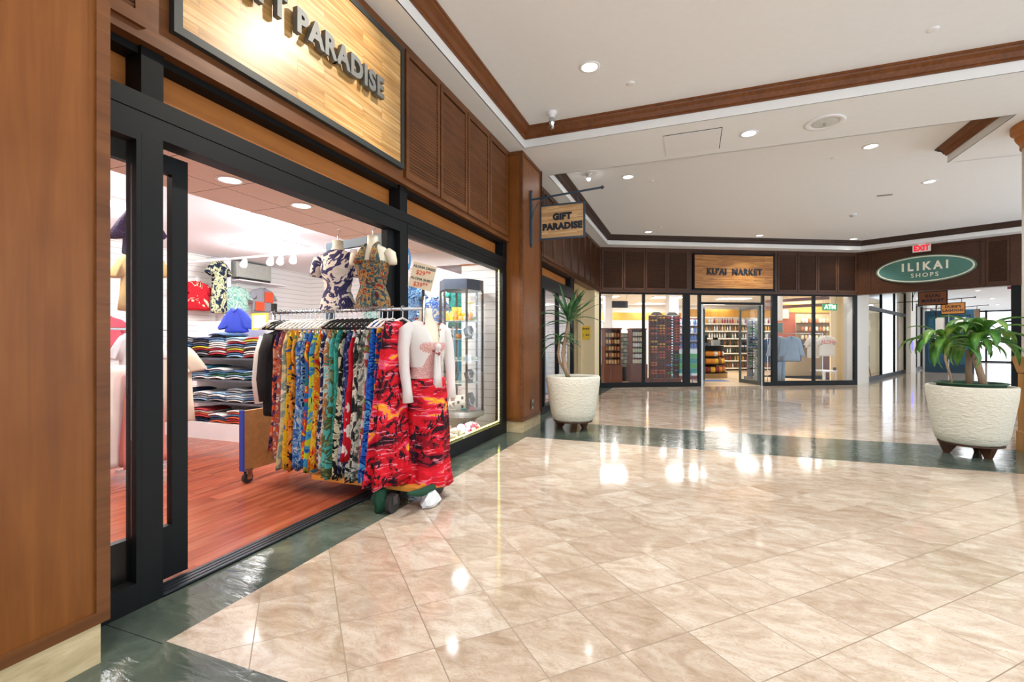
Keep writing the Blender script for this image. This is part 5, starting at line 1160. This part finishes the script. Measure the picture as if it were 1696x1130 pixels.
# sunglasses
def glasses_mesh():
    m = MB()
    for s in (-1, 1):
        m.loft([[(s*.035+.028*math.cos(a)*q, y, .02*math.sin(a)*q) for a in [2*PI*k/10 for k in range(10)]] for y, q in ((-.012, .9), (-.006, 1), (.0, .9))])
        m.box(s*.064-.002, -.006, -.002, s*.064+.002, .09, .006)
    m.box(-.01, -.008, .004, .01, -.003, .01); return m
gls = lib('sunglasses', [('brown', '#5a2c1c'), ('black', '#242124'), ('orange', '#c8642c'), ('red', '#c8404a'), ('yellow', '#e0a828'), ('green', '#4f9c50'), ('blue', '#5a8cc0'), ('silver', '#b8bcc0')], glasses_mesh)
def glasses_tower(s, t, label, cols, rows, z0, dz, palf, plab, half=.12, fm_=None):
    fm_ = fm_ or M_shelfwood
    M = MK @ Matrix.Translation((s, t, 0)); o = thing('sunglasses_rack', label, 'sunglasses rack', mkp(s, t))
    MB(M).box(-.2, -.15, 0, .2, .25, .12).build('base', fm_, o); MB(M).box(-half*1.75, .05, .12, half*1.75, .09, z0+rows*dz+.02).build('back_board', fm_, o); MB(M).box(-half*.22, .03, .12, half*.22, .0499, z0+rows*dz+.05).build('mirror_panel', plain('#aab2b6', .1, .8, name='mirror_strip'), o)
    for sx in (-1, 1): MB(M).box(sx*half*1.9-.012, .02, .12, sx*half*1.9+.012, .08, z0+rows*dz+.03).build('side_post', fm_, o)
    MB(M).loft([[(-.2, 0, z0+rows*dz+.03), (.2, 0, z0+rows*dz+.03), (.2, .1, z0+rows*dz+.03), (-.2, .1, z0+rows*dz+.03)], [(-.1, .03, z0+rows*dz+.13), (.1, .03, z0+rows*dz+.13), (.1, .07, z0+rows*dz+.13), (-.1, .07, z0+rows*dz+.13)]]).build('crown', M_alu, o)
    for r_ in range(rows):
        for c in range(cols):
            col = palf(r_, c); x = (-1, 1)[c % 2]*half*1.05 if cols == 2 else (c-(cols-1)/2)*.15
            put('sunglasses', gls[col], s+x, t-.02, z0+r_*dz, '%s sunglasses on the %s, %s half' % (col, plab, 'upper' if r_ > rows/2 else 'lower'), 'sunglasses', '%s sunglasses on the %s, %s half' % (col, plab, 'upper' if r_ > rows/2 else 'lower'), sc=1.45)
glasses_tower(2.28, 1.5, 'tall brown sunglasses rack with a mirror strip behind the second market window', 2, 22, .25, .08, lambda r, c: mr.choice(['brown', 'brown', 'orange', 'red'] if r < 9 else ['brown', 'orange', 'black', 'yellow']), 'left brown rack')
glasses_tower(2.80, 1.55, 'second tall brown sunglasses rack beside the mullion left of the market door', 2, 22, .25, .08, lambda r, c: mr.choice(['brown', 'green', 'blue', 'brown'] if r < 9 else ['brown', 'red', 'orange', 'black']), 'right brown rack')
glasses_tower(5.69, 1.9, 'silver spinner of sunglasses behind the open market door', 2, 18, .35, .085, lambda r, c: mr.choice(['silver', 'silver', 'green', 'black', 'silver']), 'silver spinner', .1, plain('#8d9698', .4, .3, name='grey_spinner_metal'))
# blue shelf with goods and green striped board left of door
bs = thing('display_board', 'teal and green striped board left of the market door', 'display board', mkp(3.2, 1.3))
for i, c in enumerate(('#3aa0a8', '#56b46a', '#2f96a0', '#58b870')): MB(MK).box(2.92, 1.30, .28+i*.15, 3.62, 1.36, .42+i*.15).build('stripe_panel', plain(c, .5), bs)
MB(MK).box(2.92, 1.361, .2, 3.62, 1.40, 1.0).build('backing', M_alu, bs)
gs_ = thing('goods_shelf', 'pale blue shelf of goods left of the market door', 'shelves', mkp(3.95, 2.2))
MB(MK).box(3.3, 2.4, 0, 4.1, 2.45, 2.0).build('back', plain('#7a4a4c', .6), gs_)
for r_ in range(4):
    z = 1.0+.25*r_; MB(MK).box(3.3, 2.15, z, 4.1, 2.399, z+.015).build('shelf', M_shopwhite, gs_)
    for k in range(8): put('jar', jars['blue' if r_ < 2 or k % 2 else 'white'], 3.35+k*.10, 2.22, z+.016, '%s tub on the shelf left of the market door' % ('blue' if r_ < 2 or k % 2 else 'white'), 'tub', '%s tubs on the shelf left of the market door' % ('blue' if r_ < 2 or k % 2 else 'white'), sc=1.7)
o = thing('a_frame_stand', 'blue folding stand on the market floor left of the door', 'stand', mkp(2.92, .5))
MB(MK).tube([(2.88, .4, 0), (2.82, .5, .42)], .012).tube([(2.76, .6, 0), (2.82, .5, .42)], .012).build('legs', plain('#2a6ab0', .5), o)
o = MB(MK).box(3.7, 1.6, 0, 4.7, 2.1, .008).build('floor_mat', plain('#2f5f9a', .8)); tag(o, 'blue floor mat just inside the market door', 'mat')
# checkout counter with snack bags
ck = thing('checkout_counter', 'curved black checkout counter with shelves of snack bags inside the market', 'counter', mkp(4.9, 3.4))
def arc(r, a0=200, a1=340, n=16, cx=4.82, cy=3.5): return [(cx+r*math.cos(math.radians(a0+(a1-a0)*k/n)), cy+r*.9*math.sin(math.radians(a0+(a1-a0)*k/n))) for k in range(n+1)]
def arcprism(r, z0, z1): p = arc(r); return MB(MK).prism(p, z0, z1)
arcprism(.80, 0, .16).build('plinth', plain('#9c7a4c', .5, name='tan_plinth'), ck)
for i, (z, r_) in enumerate(((.16, .80), (.44, .76), (.70, .72), (.93, .70))): arcprism(r_, z, z+.03).build('shelf', M_blackrough, ck)
arcprism(.45, .19, .93).build('core', M_blackrough, ck); arcprism(.68, .96, 1.10).build('top', M_blackrough, ck)
for i, (z, r_) in enumerate(((.19, .70), (.47, .67), (.73, .64))):
    for k in range(11):
        a = math.radians(208+k*12.4); x, y = 4.82+r_*math.cos(a), 3.5+r_*.9*math.sin(a); c = mr.choice(['orange', 'orange', 'yellow', 'brown', 'pale', 'dark red'])
        lb = '%s snack bag on the %s row of the checkout counter' % (c, ('lowest', 'middle', 'top')[i]); put('snack_bag', bags[c], x, y, z, lb, 'snack bag', lb.replace('snack bag', 'snack bags'), rz=a+PI/2-0, sc=1.1)
o = thing('cash_register', 'dark till with a screen on the checkout counter', 'cash register', mkp(4.7, 3.2, 1.10))
MB(MK).box(4.5, 3.1, 1.10, 4.9, 3.4, 1.2).build('body', plain('#5a6068', .5), o); MB(MK).box(4.6, 3.3, 1.2, 4.86, 3.33, 1.45).build('screen', M_blackrough, o)
o = thing('coffee_machine', 'small silver and black machine on the right end of the checkout counter', 'machine', mkp(5.15, 3.3, 1.10))
MB(MK).box(5.05, 3.2, 1.10, 5.28, 3.4, 1.3).build('body', M_alu, o); MB(MK).box(5.08, 3.2, 1.3, 5.2, 3.32, 1.38).build('lid', M_blackrough, o)
# bottle wall
bw = thing('bottle_shelving', 'long black shelving of bottles against the back of the market', 'shelves', mkp(8.2, 7.2))
MB(MK).box(6.1, 7.4, 0, 10.3, 7.45, 2.3).build('back_panel', plain('#cfcac0', .7, name='shelf_back'), bw)
for r_ in range(7):
    z = .10+.32*r_; MB(MK).box(6.1, 7.05, z, 10.3, 7.399, z+.025).build('shelf', M_blackrough, bw)
    MB(MK).box(6.1, 7.035, z-.03, 10.3, 7.049, z+.025).build('price_rail', M_offw, bw)
cols_ = {0: ['amber', 'red', 'clear'], 1: ['golden', 'red', 'dark green'], 2: ['black', 'dark green', 'clear'], 3: ['dark green', 'black', 'amber'], 4: ['black', 'clear', 'dark green'], 5: ['amber', 'clear', 'golden'], 6: ['golden', 'clear', 'red']}
rn = ('lowest', 'second lowest', 'third lowest', 'middle', 'third highest', 'second highest', 'top')
for r_ in range(7):
    for k in range(34):
        s = 6.2+k*.119; c = mr.choice(cols_[r_]); lb = '%s bottle on the %s shelf at the back of the market' % (c, rn[r_]); put('bottle', bottles[c], s, 7.12, .126+.32*r_, lb, 'bottle', lb.replace('bottle on', 'bottles on'), sc=mr.uniform(.72, .92))
# hanging dark board, ATM sign
o = thing('hanging_board', 'small dark board hanging on wires behind the left market window', 'sign', mkp(.94, 1.0, 2.3))
MB(MK).box(.71, 1.0, 2.22, 1.18, 1.03, 2.42).build('board', plain('#4a4c50', .6), o); MB(MK).tube([(.77, 1.015, 2.42), (.65, 1.015, 2.95)], .003, 5).tube([(1.12, 1.015, 2.42), (1.26, 1.015, 2.95)], .003, 5).build('wires', M_rubber, o)
o = thing('atm_sign', 'green lit ATM sign hanging in the right market window', 'sign', mkp(6.98, .3, 2.15))
MB(MK).box(6.76, .30, 2.14, 7.20, .34, 2.33).build('panel', emis('#0a7a3c', .6, 'green_sign_glow'), o)
text('ATM', .175, emis('#e8fff0', 1.5, 'white_letter_glow'), 'lettering', o, MK @ TM((6.98, .294, 2.235), (1, 0, 0), (0, 0, 1)), .003, .003)
MB(MK).tube([(6.8, .32, 2.33), (6.6, .32, 2.95)], .003, 5).tube([(7.16, .32, 2.33), (7.3, .32, 2.95)], .003, 5).build('wires', M_rubber, o)
# clothes in the right windows
def mk_shirt(label, s, t, z, mat, w_=.27, h=.62, long=False, cat='shirt', rz=0): return hung_shirt(label, mkp(s, t, z), ROTM+rz, mat, w_, h, cat=cat, long=long, hang=M_transom)
M_den = plain('#8ea2b8', .85, name='washed_denim'); M_dend = plain('#2c4a78', .85, name='dark_denim')
mk_shirt('pale grey blue denim shirt with open front in the right market window', 6.12, .75, .66, M_den, .27, .74, True)
mk_shirt('lighter washed denim jacket at the left of the right market window', 5.88, .98, .66, plain('#a9b8c6', .85, name='pale_denim'), .27, .74, True)
for i in range(5): mk_shirt('dark blue shirt hanging behind the denim shirts, %s' % ('nearest', 'second', 'third', 'fourth', 'farthest')[i], 5.75+.24*i, 1.25+.03*i, .62, M_dend if i % 2 else plain('#1f4a78', .85, name='mid_blue_cotton'), .2, .72, cat='shirt')
wsh = mk_shirt('white shirt with pink ALOHA letters in the right market window', 7.2, .7, .80, M_offw, .27, .62)
text('ALOHA', .17, plain('#e0605c', .6, name='pink_print'), 'print', wsh, MK @ TM((7.2, .615, 1.22), (1, 0, 0), (0, 0, 1)), .001, .001, sx=.85)
mk_shirt('plain off-white shirt left of the ALOHA shirt', 7.0, .98, .74, M_offw, .2, .66)
r_ = MB(MK).tube([(5.6, 1.1, 1.48), (7.4, 1.1, 1.48)], .012).tube([(5.6, 1.1, 1.48), (5.6, 1.1, 0)], .012).tube([(7.4, 1.1, 1.48), (7.4, 1.1, 0)], .012).build('garment_rail', M_chrome); tag(r_, 'chrome garment rail behind the right market windows', 'clothes rack')
o = thing('denim_trousers', 'denim trousers on a stand below the washed jacket', 'trousers', mkp(5.95, .95))
for s in (-.06, .06): MB(MK).tube([(5.93+s, .95, .64), (5.93+s, .95, .02)], [.07, .05]).build('leg', M_den, o, smooth=True)
o = thing('side_table', 'small white table under the ALOHA shirt', 'table', mkp(7.15, .75))
MB(MK).box(6.92, .5, .34, 7.4, 1.0, .38).build('top', M_shopwhite, o)
for s, t in ((6.96, .54), (7.36, .54), (6.96, .96), (7.36, .96)): MB(MK).box(s-.018, t-.018, 0, s+.018, t+.018, .34).build('leg', M_shopwhite, o)
o = MB(MK).box(8.0, 1.385, .28, 8.1, 1.40, .42).build('wall_outlet', M_rubber); tag(o, 'dark outlet plate low on the cream wall of the market', 'outlet')
# pictures, goods and dried leaves on the red wall
for i, (s, z, c, lb) in enumerate(((7.72, 1.55, '#38545c', 'dark teal framed picture above the denim shirts'), (7.95, 2.05, '#c8c0b4', 'pale round clock picture on the red wall'))):
    o = thing('framed_picture', lb, 'picture', mkp(s, 3.6, z)); MB(MK).box(s-.2, 3.595, z, s+.2, 3.6199, z+.4).build('frame', M_transom, o); MB(MK).box(s-.17, 3.587, z+.03, s+.17, 3.5949, z+.37).build('print', plain(c, .6), o)
gsh = thing('gift_shelving', 'red brown wall shelves of gifts in the right part of the market', 'shelves', mkp(9.2, 3.5))
for r_ in range(4):
    z = 1.0+.3*r_; MB(MK).box(8.45, 3.36, z, 9.9, 3.659, z+.02).build('shelf', M_shelfwood, gsh)
    for k in range(10):
        c = mr.choice(['cream', 'white', 'tan', 'orange brown', 'pale green']); lb = '%s jar on the %s gift shelf' % (c, ('lowest', 'second', 'third', 'highest')[r_]); put('jar', jars[c], 8.53+k*.14, 3.44, z+.021, lb, 'jar', lb.replace('jar', 'jars'), sc=1.5)
o = thing('dried_plant', 'yellow brown leafy plant behind the ALOHA shirt', 'plant', mkp(8.75, 2.6, 0))
m = MB(MK); rosette(m, (8.75, 2.6, 1.2), 24, .42, .05, mr, (.9, 1.5), (.1, .5)); m.build('foliage', floral('olive_gold_leaves', '#8a7a2a', ('#c8963a', '#5f7a30', '#a8692a'), 8), o, smooth=True)
MB(MK).lathe([(.10, 0), (.12, 1.15)], (8.75, 2.6), 16).build('pot', M_shelfwood, o)

# ================================================================== HALL CONTENT
nb = thing('notice_board', 'tall dark teal double framed notice board in the bright hall', 'notice board', tuple(IK @ Vector((1.0, 9.4, 0))))
M_tealf = plain('#14384a', .35, name='dark_teal_frame')
for a in (.42, 1.16):
    MB(IK).box(a, 9.38, 0, a+.1, 9.46, 2.5).box(a+.62, 9.38, 0, a+.72, 9.46, 2.5).box(a+.1, 9.38, 2.3, a+.62, 9.46, 2.5).box(a+.1, 9.38, 0, a+.62, 9.46, .35).build('frame', M_tealf, nb)
    MB(IK).box(a+.1, 9.42, .35, a+.62, 9.44, 2.3).build('panel', plain('#24586c', .25, name='teal_glass_panel'), nb)
for a, z, w_, h in ((.75, 1.72, .36, .5), (.72, 1.28, .2, .34), (1.32, 1.7, .34, .5)): MB(IK).box(a, 9.40, z, a+w_, 9.4199, z+h).build('paper', M_offw, nb)
o = MB(IK).box(.1505, 8.2, .9, .18, 8.5, 1.25).build('blue_screen', emis('#5a50ff', 2.0, 'violet_screen_glow')); tag(o, 'small violet lit panel on the pale pillar in the hall', 'screen')
o = thing('easel_sign', 'wooden easel sign standing behind the hall windows', 'easel', tuple(IK @ Vector((-.6, 4.0, 0))))
MB(IK).tube([(-.82, 4.0, 0), (-.6, 4.0, 1.3)], .02).tube([(-.38, 4.0, 0), (-.6, 4.0, 1.3)], .02).build('legs', M_ply, o); MB(IK).box(-.78, 3.97, .5, -.42, 3.985, 1.1).build('board', plain('#8a8480', .6), o)
o = thing('clothes_display', 'tall blue and white display behind the first hall window', 'display', tuple(IK @ Vector((-.6, 2.6, 0))))
for k in range(14): MB(IK).box(-.78, 2.55, .1+k*.15, -.48, 2.7, .19+k*.15).build('tier', plain('#2f56b0', .5), o)
MB(IK).box(-.80, 2.7, 0, -.46, 2.75, 2.25).build('back', M_shopwhite, o)
flat('floor', M_marble, [(-3.2, 1.5), (-.2, 1.5), (-.2, 9), (-3.2, 9)], 0, M=IK)
struct(MB(IK).box(-3.3, 6.0, 0, -3.2, 9, 3.2), 'wall_right', M_jamb)
for z in (2.4, 2.62): struct(MB(IK).box(-3.0, 1.7, z, -.3, 1.8, z+.1), 'trim_18', M_shelfwood)
cl = [(2.0, 5), (2.0, 9), (2.2, 14), (2.2, 19)]
for i, (a, b) in enumerate(cl):
    v = IK @ Vector((a, b, 3.17)); ceil_lamp(v.x, v.y, 3.2, 'round ceiling light in the bright hall, '+('nearest', 'second', 'third', 'farthest')[i])
    light('hall_lamp', 'AREA', (v.x, v.y, 3.15), 30, .3, color=NEUT)
o = thing('hall_box_sign', 'dark red box sign high on the hall wall at the right', 'sign', tuple(IK @ Vector((3.0, 6, 2.95)))); MB(IK).box(2.85, 6, 2.95, 3.15, 6.1, 3.2).build('box', plain('#7a3040', .6), o)
